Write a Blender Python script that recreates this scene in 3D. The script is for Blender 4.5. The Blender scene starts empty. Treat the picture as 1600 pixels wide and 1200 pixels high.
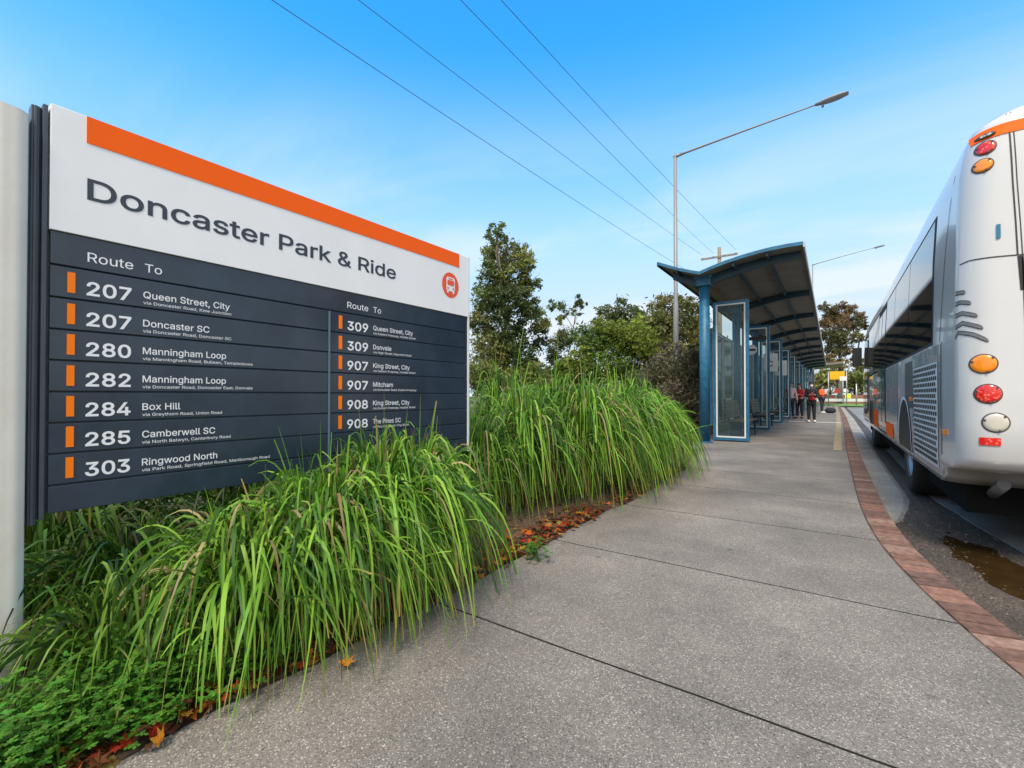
import bpy, bmesh, math, random
import numpy as np
from mathutils import Vector, Matrix, noise, geometry as geo

# ------------------------------------------------------------------ camera, sky, sun, exposure
S = bpy.context.scene
COL = S.collection
R = math.radians
CAM_H, YAW, PITCH, FPX = 1.1, R(35.1), R(0.6), 711.1
cd = bpy.data.cameras.new('camera'); cam = bpy.data.objects.new('camera', cd); COL.objects.link(cam)
cd.sensor_width = 36; cd.lens = 16; cd.shift_y = 10.55 / 1600; cd.clip_start = 0.05; cd.clip_end = 3000
cam.location = (0, 0, CAM_H); cam.rotation_euler = (R(90) + PITCH, 0, YAW)
S.camera = cam

SUN_EL, SUN_AZ = 54, 166          # azimuth clockwise from +Y (the road direction): behind the camera, to the right
w = bpy.data.worlds.new('World'); S.world = w; w.use_nodes = True
nt = w.node_tree; N = nt.nodes; L = nt.links
bg = N['Background']; bg.inputs['Strength'].default_value = 0.15
sky = N.new('ShaderNodeTexSky'); sky.sky_type = 'NISHITA'; sky.sun_disc = False
sky.sun_elevation = R(SUN_EL); sky.sun_rotation = R(SUN_AZ); sky.air_density = 1.0; sky.dust_density = 0.6; sky.ozone_density = 2.0
hs = N.new('ShaderNodeHueSaturation'); hs.inputs['Saturation'].default_value = 1.25; hs.inputs['Value'].default_value = 1.0
L.new(sky.outputs[0], hs.inputs['Color'])
tc = N.new('ShaderNodeTexCoord'); sep = N.new('ShaderNodeSeparateXYZ'); L.new(tc.outputs['Generated'], sep.inputs[0])
def wm(op, a, b=None, clamp=False):
    m = N.new('ShaderNodeMath'); m.operation = op; m.use_clamp = clamp
    for i, v in enumerate((a, b)):
        if v is None: continue
        if isinstance(v, (int, float)): m.inputs[i].default_value = v
        else: L.new(v, m.inputs[i])
    return m.outputs[0]
den = wm('ADD', wm('MAXIMUM', sep.outputs['Z'], 0.0), 0.12)
cmb = N.new('ShaderNodeCombineXYZ'); L.new(wm('DIVIDE', sep.outputs['X'], den), cmb.inputs[0]); L.new(wm('DIVIDE', sep.outputs['Y'], den), cmb.inputs[1])
mp = N.new('ShaderNodeMapping'); mp.inputs['Rotation'].default_value = (0, 0, R(-25)); mp.inputs['Scale'].default_value = (0.45, 1.2, 1); mp.inputs['Location'].default_value = (1.7, 0.4, 0)
L.new(cmb.outputs[0], mp.inputs[0])
cn = N.new('ShaderNodeTexNoise'); cn.inputs['Scale'].default_value = 1.1; cn.inputs['Detail'].default_value = 7; cn.inputs['Roughness'].default_value = 0.55; cn.inputs['Distortion'].default_value = 0.4
L.new(mp.outputs[0], cn.inputs['Vector'])
def mrange(v, a, b, c, d):
    m = N.new('ShaderNodeMapRange'); m.interpolation_type = 'SMOOTHSTEP'
    L.new(v, m.inputs[0])
    for i, q in enumerate((a, b, c, d)): m.inputs[i + 1].default_value = q
    return m.outputs[0]
cl = mrange(cn.outputs[0], 0.40, 0.62, 0, 1)
hz = mrange(sep.outputs['Z'], 0.10, 0.62, 1, 0)           # clouds thin out overhead
vl = mrange(sep.outputs['Z'], 0.10, 0.64, 0.97, 0)         # the pale veil near the horizon
fac = vl; cfac = wm('MULTIPLY', wm('MULTIPLY', cl, hz), 0.72, True)
mixc = N.new('ShaderNodeMixRGB'); L.new(fac, mixc.inputs[0]); tint = N.new('ShaderNodeMixRGB'); tint.blend_type = 'MULTIPLY'; tint.inputs[0].default_value = 1; tint.inputs[2].default_value = (0.46, 1.50, 1.62, 1); L.new(hs.outputs[0], tint.inputs[1]); L.new(tint.outputs[0], mixc.inputs[1]); mixc.inputs[2].default_value = (2.75, 3.2, 3.7, 1)
mixd = N.new('ShaderNodeMixRGB'); L.new(cfac, mixd.inputs[0]); L.new(mixc.outputs[0], mixd.inputs[1]); mixd.inputs[2].default_value = (3.75, 3.95, 4.15, 1)
# unseen cloud added overhead and behind the camera to neutralise the blue light
dt = N.new('ShaderNodeVectorMath'); dt.operation = 'DOT_PRODUCT'; L.new(tc.outputs['Generated'], dt.inputs[0]); dt.inputs[1].default_value = (0.45, -0.80, 0.40)
bc = mrange(dt.outputs['Value'], 0.12, 0.7, 0, 1); oc = mrange(sep.outputs['Z'], 0.74, 0.95, 0, 0.9)
cn2 = N.new('ShaderNodeTexNoise'); cn2.inputs['Scale'].default_value = 2.2; cn2.inputs['Detail'].default_value = 7; L.new(tc.outputs['Generated'], cn2.inputs['Vector'])
bfac = wm('MULTIPLY', wm('MAXIMUM', bc, oc), mrange(cn2.outputs[0], 0.30, 0.55, 0.55, 1), True)
mix2 = N.new('ShaderNodeMixRGB'); L.new(bfac, mix2.inputs[0]); L.new(mixd.outputs[0], mix2.inputs[1]); mix2.inputs[2].default_value = (5.2, 5.1, 4.9, 1)
L.new(mix2.outputs[0], bg.inputs['Color'])

sd = bpy.data.lights.new('sun', 'SUN'); sd.energy = 2.4; sd.angle = R(16); sd.color = (1, 0.92, 0.80)
sun = bpy.data.objects.new('sun', sd); COL.objects.link(sun); sun.location = (4, -6, 12)
sv = Vector((math.sin(R(SUN_AZ)) * math.cos(R(SUN_EL)), math.cos(R(SUN_AZ)) * math.cos(R(SUN_EL)), math.sin(R(SUN_EL))))
sun.rotation_euler = sv.to_track_quat('Z', 'Y').to_euler()
S.view_settings.view_transform = 'Standard'; S.view_settings.look = 'None'; S.view_settings.exposure = 0.74; S.view_settings.gamma = 1.0
S.cycles.max_bounces = 8; S.cycles.transparent_max_bounces = 12; S.cycles.caustics_reflective = False; S.cycles.caustics_refractive = False

# ------------------------------------------------------------------ helpers
rnd = random.Random(11)
_f = Vector((-math.sin(YAW) * math.cos(PITCH), math.cos(YAW) * math.cos(PITCH), math.sin(PITCH)))
_r = Vector((math.cos(YAW), math.sin(YAW), 0)); _u = _r.cross(_f)
def at(px, py, depth):
    """world point seen at a place of the photograph, at a given distance along the view axis"""
    return Vector((0, 0, CAM_H)) + depth * (_f + (px - 800) / FPX * _r + (600 + 10.55 - py) / FPX * _u)

class MB:
    def __init__(s): s.v = []; s.f = []; s.c = []; s.m = []; s.sm = []; s.cc = None; s.mi = 0; s.smooth = False
    def vert(s, p): s.v.append(tuple(p)); s.c.append(s.cc or (1, 1, 1)); return len(s.v) - 1
    def face(s, idx): s.f.append(tuple(idx)); s.m.append(s.mi); s.sm.append(s.smooth)
    def poly(s, pts): s.face([s.vert(p) for p in pts])
    def box(s, x0, x1, y0, y1, z0, z1, M=None):
        P = [Vector((x, y, z)) for z in (z0, z1) for y in (y0, y1) for x in (x0, x1)]
        if M is not None: P = [M @ p for p in P]
        b = [s.vert(p) for p in P]
        for q in ((0, 2, 3, 1), (4, 5, 7, 6), (0, 1, 5, 4), (1, 3, 7, 5), (3, 2, 6, 7), (2, 0, 4, 6)): s.face([b[i] for i in q])
    def bar(s, a, b, wd, ht, up=(0, 0, 1)):
        a, b = Vector(a), Vector(b); t = (b - a).normalized(); u = Vector(up); sd = t.cross(u).normalized(); u = sd.cross(t)
        ids = []
        for p in (a, b):
            for i, j in ((-1, -1), (1, -1), (1, 1), (-1, 1)): ids.append(s.vert(p + sd * i * wd / 2 + u * j * ht / 2))
        for k in range(4): s.face((ids[k], ids[(k + 1) % 4], ids[4 + (k + 1) % 4], ids[4 + k]))
        s.face(ids[3::-1]); s.face(ids[4:])
    def tube(s, pts, rad, n=10, caps=True):
        pts = [Vector(p) for p in pts]; rad = rad if hasattr(rad, '__len__') else [rad] * len(pts)
        rings = []; ref = Vector((0, 0, 1)) if abs((pts[1] - pts[0]).normalized().z) < 0.9 else Vector((1, 0, 0))
        for i, p in enumerate(pts):
            t = (pts[min(i + 1, len(pts) - 1)] - pts[max(i - 1, 0)]).normalized()
            a = t.cross(ref).normalized(); b = t.cross(a); ref = -t.cross(a).cross(t) if False else ref
            rings.append([s.vert(p + (a * math.cos(k * 2 * math.pi / n) + b * math.sin(k * 2 * math.pi / n)) * rad[i]) for k in range(n)])
        old = s.smooth; s.smooth = True
        for i in range(len(rings) - 1):
            for k in range(n): s.face((rings[i][k], rings[i + 1][k], rings[i + 1][(k + 1) % n], rings[i][(k + 1) % n]))
        s.smooth = old
        if caps: s.face(rings[0]); s.face(rings[-1][::-1])
    def grid(s, rows, closed=False, flip=False):
        ids = [[s.vert(p) for p in r] for r in rows]; n = len(ids[0])
        for i in range(len(ids) - 1):
            for k in range(n if closed else n - 1):
                q = (ids[i][k], ids[i][(k + 1) % n], ids[i + 1][(k + 1) % n], ids[i + 1][k])
                s.face(q[::-1] if flip else q)
        return ids
    def prism(s, pts, d):
        """outline pts, pushed along vector d"""
        d = Vector(d); a = [s.vert(p) for p in pts]; b = [s.vert(Vector(p) + d) for p in pts]; n = len(pts)
        s.face(a[::-1]); s.face(b)
        for k in range(n): s.face((a[k], a[(k + 1) % n], b[(k + 1) % n], b[k]))
    def sphere(s, c, r, nu=12, nv=8, squash=(1, 1, 1)):
        rows = []
        for i in range(nv + 1):
            th = math.pi * i / nv
            rows.append([Vector(c) + Vector((r * squash[0] * math.sin(th) * math.cos(2 * math.pi * k / nu), r * squash[1] * math.sin(th) * math.sin(2 * math.pi * k / nu), r * squash[2] * math.cos(th))) for k in range(nu)])
        old = s.smooth; s.smooth = True; s.grid(rows, True, True); s.smooth = old
    def build(s, name, mats, parent=None, bevel=0, colour=False, segs=2):
        me = bpy.data.meshes.new(name); me.from_pydata(s.v, [], s.f)
        mats = mats if isinstance(mats, (list, tuple)) else [mats]
        for m in mats: me.materials.append(m)
        me.polygons.foreach_set('material_index', s.m); me.polygons.foreach_set('use_smooth', s.sm)
        if colour:
            at_ = me.color_attributes.new('Col', 'FLOAT_COLOR', 'POINT')
            at_.data.foreach_set('color', np.array([(c[0], c[1], c[2], 1) for c in s.c], dtype=np.float32).ravel())
        me.update(); o = bpy.data.objects.new(name, me); COL.objects.link(o)
        if parent: o.parent = parent
        if bevel:
            b = o.modifiers.new('bevel', 'BEVEL'); b.width = bevel; b.segments = segs; b.limit_method = 'ANGLE'; b.angle_limit = R(40)
        return o

def tag(o, label, cat, group=None, kind=None):
    o['label'] = label; o['category'] = cat
    if group: o['group'] = group
    if kind: o['kind'] = kind
    return o
def setting(o, kind='structure'): o['kind'] = kind; return o
def thing(name, label, cat, loc=(0, 0, 0), rz=0, group=None):
    o = bpy.data.objects.new(name, None); COL.objects.link(o); o.location = loc; o.rotation_euler = (0, 0, rz); o.empty_display_size = 0.2
    return tag(o, label, cat, group)
def copy_tree(o, parent=None):
    c = o.copy(); COL.objects.link(c); c.parent = parent
    for ch in list(o.children): copy_tree(ch, c)
    return c

# ------------------------------------------------------------------ materials
def mat(name, col, rough=0.6, metal=0.0, var=0.0, vscale=6.0, bump=0.0, bscale=60.0, spec=0.5, coat=0.0, col2=None):
    m = bpy.data.materials.new(name); m.use_nodes = True; t = m.node_tree; b = t.nodes['Principled BSDF']
    b.inputs['Roughness'].default_value = rough; b.inputs['Metallic'].default_value = metal; b.inputs['Specular IOR Level'].default_value = spec; b.inputs['Coat Weight'].default_value = coat
    b.inputs['Base Color'].default_value = (*col, 1)
    if var or col2 or bump:
        co = t.nodes.new('ShaderNodeTexCoord')
    if var or col2:
        n = t.nodes.new('ShaderNodeTexNoise'); n.inputs['Scale'].default_value = vscale; n.inputs['Detail'].default_value = 6; n.inputs['Roughness'].default_value = 0.6
        t.links.new(co.outputs['Object'], n.inputs['Vector'])
        rp = t.nodes.new('ShaderNodeValToRGB'); rp.color_ramp.elements[0].position = 0.32; rp.color_ramp.elements[1].position = 0.68
        c2 = col2 or tuple(min(1, c * (1 + var)) for c in col); c1 = col if col2 else tuple(c * (1 - var) for c in col)
        rp.color_ramp.elements[0].color = (*c1, 1); rp.color_ramp.elements[1].color = (*c2, 1)
        t.links.new(n.outputs[0], rp.inputs[0]); t.links.new(rp.outputs[0], b.inputs['Base Color'])
    if bump:
        n2 = t.nodes.new('ShaderNodeTexNoise'); n2.inputs['Scale'].default_value = bscale; n2.inputs['Detail'].default_value = 4
        t.links.new(co.outputs['Object'], n2.inputs['Vector'])
        bp = t.nodes.new('ShaderNodeBump'); bp.inputs['Strength'].default_value = bump; bp.inputs['Distance'].default_value = 0.01
        t.links.new(n2.outputs[0], bp.inputs['Height']); t.links.new(bp.outputs[0], b.inputs['Normal'])
    return m

def foliage(name, transl=0.3, rough=0.5, spec=0.3):
    m = bpy.data.materials.new(name); m.use_nodes = True; t = m.node_tree; b = t.nodes['Principled BSDF']; out = t.nodes['Material Output']
    a = t.nodes.new('ShaderNodeAttribute'); a.attribute_name = 'Col'
    b.inputs['Roughness'].default_value = rough; b.inputs['Specular IOR Level'].default_value = spec
    t.links.new(a.outputs['Color'], b.inputs['Base Color'])
    tr = t.nodes.new('ShaderNodeBsdfTranslucent'); t.links.new(a.outputs['Color'], tr.inputs['Color'])
    mx = t.nodes.new('ShaderNodeMixShader'); mx.inputs[0].default_value = transl
    t.links.new(b.outputs[0], mx.inputs[1]); t.links.new(tr.outputs[0], mx.inputs[2]); t.links.new(mx.outputs[0], out.inputs[0])
    return m

def aggregate(name, dark, mid, light, scale=150, rough=0.8, stain=0.35, bump=0.35, stain_scale=1.3):
    """exposed stone concrete: random-valued cells, broad stains"""
    m = bpy.data.materials.new(name); m.use_nodes = True; t = m.node_tree; b = t.nodes['Principled BSDF']; n = t.nodes; l = t.links
    co = n.new('ShaderNodeTexCoord')
    v = n.new('ShaderNodeTexVoronoi'); v.inputs['Scale'].default_value = scale; l.new(co.outputs['Object'], v.inputs['Vector'])
    sp = n.new('ShaderNodeSeparateColor'); l.new(v.outputs['Color'], sp.inputs[0])
    r = n.new('ShaderNodeValToRGB'); e = r.color_ramp.elements; e[0].position = 0; e[0].color = (*dark, 1); e[1].position = 1; e[1].color = (*light, 1)
    for p, c in ((0.3, mid), (0.86, tuple(q * 1.12 for q in mid))): k = e.new(p); k.color = (*c, 1)
    l.new(sp.outputs[0], r.inputs[0])
    f = n.new('ShaderNodeTexNoise'); f.inputs['Scale'].default_value = scale * 2.2; f.inputs['Detail'].default_value = 3; l.new(co.outputs['Object'], f.inputs['Vector'])
    s = n.new('ShaderNodeTexNoise'); s.inputs['Scale'].default_value = stain_scale; s.inputs['Detail'].default_value = 8; s.inputs['Roughness'].default_value = 0.65; l.new(co.outputs['Object'], s.inputs['Vector'])
    mr = n.new('ShaderNodeMapRange'); mr.inputs[1].default_value = 0.3; mr.inputs[2].default_value = 0.7; mr.inputs[3].default_value = 1 - stain; mr.inputs[4].default_value = 1 + stain * 0.5; l.new(s.outputs[0], mr.inputs[0])
    mr2 = n.new('ShaderNodeMapRange'); mr2.inputs[1].default_value = 0.3; mr2.inputs[2].default_value = 0.7; mr2.inputs[3].default_value = 0.72; mr2.inputs[4].default_value = 1.25; l.new(f.outputs[0], mr2.inputs[0])
    mu = n.new('ShaderNodeMath'); mu.operation = 'MULTIPLY'; l.new(mr.outputs[0], mu.inputs[0]); l.new(mr2.outputs[0], mu.inputs[1])
    g1 = n.new('ShaderNodeTexVoronoi'); g1.inputs['Scale'].default_value = 2.6; l.new(co.outputs['Object'], g1.inputs['Vector'])      # gum and oil spots
    gm = n.new('ShaderNodeMapRange'); gm.inputs[1].default_value = 0.035; gm.inputs[2].default_value = 0.075; gm.inputs[3].default_value = 0.62; gm.inputs[4].default_value = 1; l.new(g1.outputs['Distance'], gm.inputs[0])
    s2 = n.new('ShaderNodeTexNoise'); s2.inputs['Scale'].default_value = 0.45; s2.inputs['Detail'].default_value = 5; s2.inputs['Distortion'].default_value = 1.0; l.new(co.outputs['Object'], s2.inputs['Vector'])
    m2 = n.new('ShaderNodeMapRange'); m2.inputs[1].default_value = 0.35; m2.inputs[2].default_value = 0.65; m2.inputs[3].default_value = 0.82; m2.inputs[4].default_value = 1.14; l.new(s2.outputs[0], m2.inputs[0])
    mg = n.new('ShaderNodeMath'); mg.operation = 'MULTIPLY'; l.new(gm.outputs[0], mg.inputs[0]); l.new(m2.outputs[0], mg.inputs[1])
    mu2 = n.new('ShaderNodeMath'); mu2.operation = 'MULTIPLY'; l.new(mu.outputs[0], mu2.inputs[0]); l.new(mg.outputs[0], mu2.inputs[1]); mu = mu2
    mc = n.new('ShaderNodeVectorMath'); mc.operation = 'SCALE'; l.new(r.outputs[0], mc.inputs[0]); l.new(mu.outputs[0], mc.inputs['Scale'])
    l.new(mc.outputs[0], b.inputs['Base Color']); b.inputs['Roughness'].default_value = rough
    bp = n.new('ShaderNodeBump'); bp.inputs['Strength'].default_value = bump; bp.inputs['Distance'].default_value = 0.004
    l.new(sp.outputs[0], bp.inputs['Height']); l.new(bp.outputs[0], b.inputs['Normal'])
    return m

def glass(name, tint, trans=0.75, rough=0.02):
    m = bpy.data.materials.new(name); m.use_nodes = True; t = m.node_tree; out = t.nodes['Material Output']; b = t.nodes['Principled BSDF']
    b.inputs['Base Color'].default_value = (*tint, 1); b.inputs['Roughness'].default_value = rough
    tr = t.nodes.new('ShaderNodeBsdfTransparent'); tr.inputs[0].default_value = (0.9, 0.96, 0.94, 1)
    fr = t.nodes.new('ShaderNodeFresnel'); fr.inputs[0].default_value = 1.45
    sub = t.nodes.new('ShaderNodeMath'); sub.operation = 'SUBTRACT'; sub.inputs[0].default_value = trans; t.links.new(fr.outputs[0], sub.inputs[1]); sub.use_clamp = True
    mx = t.nodes.new('ShaderNodeMixShader'); t.links.new(sub.outputs[0], mx.inputs[0]); t.links.new(b.outputs[0], mx.inputs[1]); t.links.new(tr.outputs[0], mx.inputs[2]); t.links.new(mx.outputs[0], out.inputs[0])
    return m

def attr_mat(name, rough=0.75, bump=0.3, bscale=90, mott=0.25, mscale=25):
    m = bpy.data.materials.new(name); m.use_nodes = True; t = m.node_tree; b = t.nodes['Principled BSDF']; n = t.nodes; l = t.links
    a = n.new('ShaderNodeAttribute'); a.attribute_name = 'Col'; co = n.new('ShaderNodeTexCoord')
    s = n.new('ShaderNodeTexNoise'); s.inputs['Scale'].default_value = mscale; s.inputs['Detail'].default_value = 6; l.new(co.outputs['Object'], s.inputs['Vector'])
    mr = n.new('ShaderNodeMapRange'); mr.inputs[1].default_value = 0.3; mr.inputs[2].default_value = 0.7; mr.inputs[3].default_value = 1 - mott; mr.inputs[4].default_value = 1 + mott; l.new(s.outputs[0], mr.inputs[0])
    mc = n.new('ShaderNodeVectorMath'); mc.operation = 'SCALE'; l.new(a.outputs['Color'], mc.inputs[0]); l.new(mr.outputs[0], mc.inputs['Scale']); l.new(mc.outputs[0], b.inputs['Base Color'])
    b.inputs['Roughness'].default_value = rough
    f = n.new('ShaderNodeTexNoise'); f.inputs['Scale'].default_value = bscale; l.new(co.outputs['Object'], f.inputs['Vector'])
    bp = n.new('ShaderNodeBump'); bp.inputs['Strength'].default_value = bump; bp.inputs['Distance'].default_value = 0.006; l.new(f.outputs[0], bp.inputs['Height']); l.new(bp.outputs[0], b.inputs['Normal'])
    return m

M = {
 'white': mat('sign_white', (0.86, 0.85, 0.84), 0.45, var=0.03, vscale=3),
 'navy': mat('sign_slate', (0.026, 0.040, 0.060), 0.17, var=0.25, vscale=4, bump=0.05, bscale=14),
 'navy2': mat('sign_slate_trim', (0.05, 0.065, 0.085), 0.4, var=0.2),
 'text_dark': mat('lettering_dark', (0.035, 0.045, 0.062), 0.5),
 'text_white': mat('lettering_white', (0.82, 0.82, 0.84), 0.5),
 'orange': mat('orange_vinyl', (1.0, 0.125, 0.0), 0.55, var=0.02, spec=0.2),
 'orange2': mat('orange_marker', (1.0, 0.21, 0.002), 0.5, spec=0.25),
 'orange_red': mat('emblem_orange', (0.86, 0.09, 0.015), 0.45),
 'alu': mat('weathered_aluminium', (0.78, 0.70, 0.58), 0.6, 0.0, col2=(0.86, 0.80, 0.70), vscale=2.5, bump=0.1, bscale=25),
 'galv': mat('galvanised_steel', (0.36, 0.37, 0.38), 0.45, 0.55, col2=(0.5, 0.51, 0.52), vscale=9),
 'lampgrey': mat('lamp_grey', (0.25, 0.25, 0.26), 0.5, 0.2),
 'lens': mat('lamp_lens', (0.55, 0.55, 0.5), 0.3),
 'concrete': aggregate('exposed_aggregate', (0.088, 0.076, 0.064), (0.195, 0.170, 0.146), (0.48, 0.44, 0.385), 230),
 'joint': mat('joint_dirt', (0.02, 0.019, 0.016), 0.95),
 'gutter': aggregate('gutter_concrete', (0.2, 0.19, 0.175), (0.33, 0.32, 0.29), (0.5, 0.48, 0.45), 90, 0.75, 0.4),
 'debris': aggregate('wet_gravel_debris', (0.015, 0.012, 0.01), (0.085, 0.066, 0.05), (0.30, 0.26, 0.21), 210, 0.6, 0.5, 0.9),
 'road': aggregate('road_surface', (0.13, 0.125, 0.118), (0.25, 0.24, 0.225), (0.42, 0.40, 0.38), 110, 0.45, 0.5, 0.2, 0.8),
 'earth': mat('garden_soil', (0.050, 0.034, 0.022), 0.95, col2=(0.105, 0.070, 0.042), vscale=14, bump=1.0, bscale=40),
 'field': mat('rough_ground', (0.05, 0.075, 0.022), 0.95, col2=(0.12, 0.11, 0.06), vscale=0.6, bump=0.6, bscale=20),
 'lawn': mat('verge_grass', (0.09, 0.20, 0.03), 0.9, col2=(0.17, 0.30, 0.06), vscale=2, bump=0.8, bscale=60),
 'brick': attr_mat('kerb_brick', 0.8, 0.5, 110, 0.38, 22),
 'mortar': mat('brick_mortar', (0.10, 0.07, 0.055), 0.95, var=0.3),
 'puddle': mat('muddy_water', (0.030, 0.017, 0.006), 0.03, spec=0.8, col2=(0.052, 0.028, 0.009), vscale=5),
 'yellowline': mat('worn_yellow_paint', (0.38, 0.28, 0.13), 0.8, col2=(0.215, 0.19, 0.16), vscale=7),
 'whiteline': mat('worn_white_paint', (0.6, 0.58, 0.54), 0.8, var=0.15, vscale=14),
 'grass': foliage('grass_blades', 0.30, 0.48, 0.28),
 'leaf': foliage('tree_leaves', 0.34, 0.55),
 'dryleaf': foliage('fallen_leaves', 0.15, 0.7, 0.2),
 'bark': mat('bark', (0.10, 0.08, 0.06), 0.9, col2=(0.22, 0.19, 0.16), vscale=8, bump=0.6, bscale=30),
 'timber': mat('pole_timber', (0.17, 0.14, 0.11), 0.85, col2=(0.28, 0.25, 0.21), vscale=10),
 'wire': mat('cable', (0.06, 0.07, 0.09), 0.6),
 'blue': mat('weathered_blue_paint', (0.008, 0.075, 0.16), 0.5, col2=(0.02, 0.155, 0.27), vscale=9, bump=0.08),
 'bluedk': mat('dark_blue_paint', (0.010, 0.045, 0.075), 0.5, var=0.25),
 'roofpan': mat('roof_underside', (0.17, 0.155, 0.125), 0.7, col2=(0.23, 0.215, 0.18), vscale=3),
 'rooftop': mat('roof_sheet', (0.26, 0.33, 0.36), 0.45, 0.3),
 'fascia': mat('roof_fascia', (0.42, 0.47, 0.5), 0.5, 0.1),
 'trim': mat('pale_trim', (0.66, 0.68, 0.69), 0.45, var=0.08),
 'glass': glass('shelter_glass', (0.16, 0.22, 0.23), 0.90),
 'wood': mat('bench_slats', (0.13, 0.085, 0.055), 0.7, col2=(0.22, 0.155, 0.105), vscale=12),
 'black': mat('black_plastic', (0.012, 0.012, 0.013), 0.5),
 'rubber': mat('tyre_rubber', (0.015, 0.015, 0.015), 0.85, var=0.3, vscale=20),
 'rim': mat('wheel_rim', (0.35, 0.35, 0.36), 0.4, 0.5),
 'buswhite': mat('bus_white_paint', (0.56, 0.56, 0.565), 0.2, var=0.025, vscale=1.5, coat=0.6),
 'bussilver': mat('bus_silver_paint', (0.33, 0.34, 0.35), 0.25, 0.35, coat=0.5, col2=(0.40, 0.41, 0.42), vscale=2),
 'busglass': mat('bus_dark_glass', (0.006, 0.007, 0.008), 0.03, spec=0.8),
 'seam': mat('panel_gap', (0.03, 0.03, 0.033), 0.7),
 'amber': mat('amber_lens', (0.90, 0.26, 0.008), 0.2, coat=0.6),
 'red': mat('red_lens', (0.75, 0.018, 0.012), 0.2, coat=0.6),
 'clear': mat('clear_lens', (0.55, 0.52, 0.44), 0.2, coat=0.6),
 'gasket': mat('lamp_gasket', (0.06, 0.05, 0.045), 0.6),
 'vent': mat('vent_grey', (0.16, 0.16, 0.17), 0.5, var=0.2, vscale=60),
 'underside': mat('black_underside', (0.01, 0.01, 0.01), 0.95, spec=0.1),  # even matt black for the body floor and underbody
 'bluelens': mat('blue_reflector', (0.02, 0.16, 0.28), 0.25),
 'skin': mat('skin', (0.45, 0.27, 0.19), 0.6), 'hair': mat('black_hair', (0.012, 0.010, 0.010), 0.6),
 'cl_black': mat('black_cloth', (0.014, 0.014, 0.018), 0.85, var=0.2), 'cl_navy': mat('navy_cloth', (0.02, 0.022, 0.035), 0.85),
 'cl_red': mat('red_cloth', (0.42, 0.03, 0.03), 0.85, var=0.2), 'cl_maroon': mat('maroon_cloth', (0.16, 0.015, 0.025), 0.85),
 'cl_orange': mat('hi_vis_orange', (0.9, 0.13, 0.02), 0.8, var=0.1), 'cl_pink': mat('dusty_pink_cloth', (0.5, 0.33, 0.36), 0.85),
 'cl_white': mat('white_cloth', (0.75, 0.75, 0.75), 0.8), 'cl_olive': mat('olive_cloth', (0.12, 0.13, 0.06), 0.85),
 'yellow': mat('yellow_sign_face', (0.85, 0.42, 0.01), 0.5), 'hivis': mat('lime_marker', (0.65, 0.75, 0.05), 0.6),
 'brickwall': mat('red_brick_wall', (0.22, 0.09, 0.06), 0.9, col2=(0.33, 0.16, 0.12), vscale=6),
}

# ------------------------------------------------------------------ ground, path, kerb, road
def curve_fn(pts):
    ts = np.array([p[0] for p in pts], float); ds = np.array([p[1] for p in pts], float)
    tt = np.linspace(ts[0], ts[-1], 2000); dd = np.interp(tt, ts, ds)
    k = np.hanning(61); k /= k.sum(); pad = np.concatenate([np.full(30, dd[0]), dd, np.full(30, dd[-1])]); dd = np.convolve(pad, k, 'valid')
    return lambda t: float(np.interp(t, tt, dd))
_pl = curve_fn([(-4, -1.95), (0.4, -1.78), (1.5, -1.72), (3.1, -1.76), (5, -1.72), (7, -1.8), (9, -2.1), (10.6, -2.7), (60, -2.72)])
path_left = lambda t: _pl(t) + 0.03 * math.sin(t * 5.1) * math.sin(t * 2.3 + 1)
_kA = curve_fn([(-4, 3.4), (-2, 2.6), (0, 1.62), (1.5, 0.98), (2.56, 0.60), (3.07, 0.48), (3.7, 0.36), (4.42, 0.27), (5.5, 0.225), (6.9, 0.22), (11.84, 0.24), (20, 0.33), (30, 0.42), (60, 0.5)])
kerb_in = _kA
BW = 0.195
ROADZ = -0.13

g = MB(); g.poly([(-400, -400, -0.19), (400, -400, -0.19), (400, 900, -0.19), (-400, 900, -0.19)])
setting(g.build('ground', M['field']))

joints = [-3.8, -2.4, -1.02, 0.36, 1.76, 3.04, 4.43, 5.8, 7.2, 8.6, 10.0, 11.5, 13.0] + [13.0 + 2.2 * k for k in range(1, 22)]
p = MB()
for a, b in zip(joints[:-1], joints[1:]):
    n = 8; top = []; wob = lambda t, x: 0.008 * noise.noise((t * 3, x * 3, 0))
    rows = []
    for i in range(n + 1):
        t = a + 0.006 + (b - a - 0.012) * i / n
        xl, xr = path_left(t), kerb_in(t) - 0.004
        rows.append([(xl + (xr - xl) * k / 10, t + (0.012 * noise.noise((t * 4, k * 1.7, 3)) if i in (0, n) else 0), 0.0) for k in range(11)])
    ids = p.grid(rows)
    edge = [ids[i][0] for i in range(n + 1)] + ids[n][1:] + [ids[i][10] for i in range(n - 1, -1, -1)] + ids[0][9:0:-1]
    low = [p.vert((p.v[q][0], p.v[q][1], -0.05)) for q in edge]
    p.mi = 1
    for k in range(len(edge)): p.face((edge[k], edge[(k + 1) % len(edge)], low[(k + 1) % len(edge)], low[k]))
    p.mi = 0
p.mi = 1
ts = [joints[0] + (joints[-1] - joints[0]) * i / 150 for i in range(151)]
p.grid([[(path_left(t), t, -0.04), (kerb_in(t), t, -0.04)] for t in ts])
footpath = setting(p.build('footpath', [M['concrete'], M['joint']]))

# garden bed: lumpy soil sheet from far left to the path edge
gb = MB(); gb.smooth = True
rows = []
for i in range(80):
    t = -4 + 18 * i / 79
    xr = path_left(t)
    rows.append([(xr - 0.0 - 9 * (k / 30) ** 1.6, t, -0.012 + (0 if k == 0 else 0.03 * noise.noise((t * 3, k * 0.9, 0)) + 0.035 * min(1, k / 6))) for k in range(31)])
gb.grid(rows, flip=True)
setting(gb.build('garden_bed', M['earth']))

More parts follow.
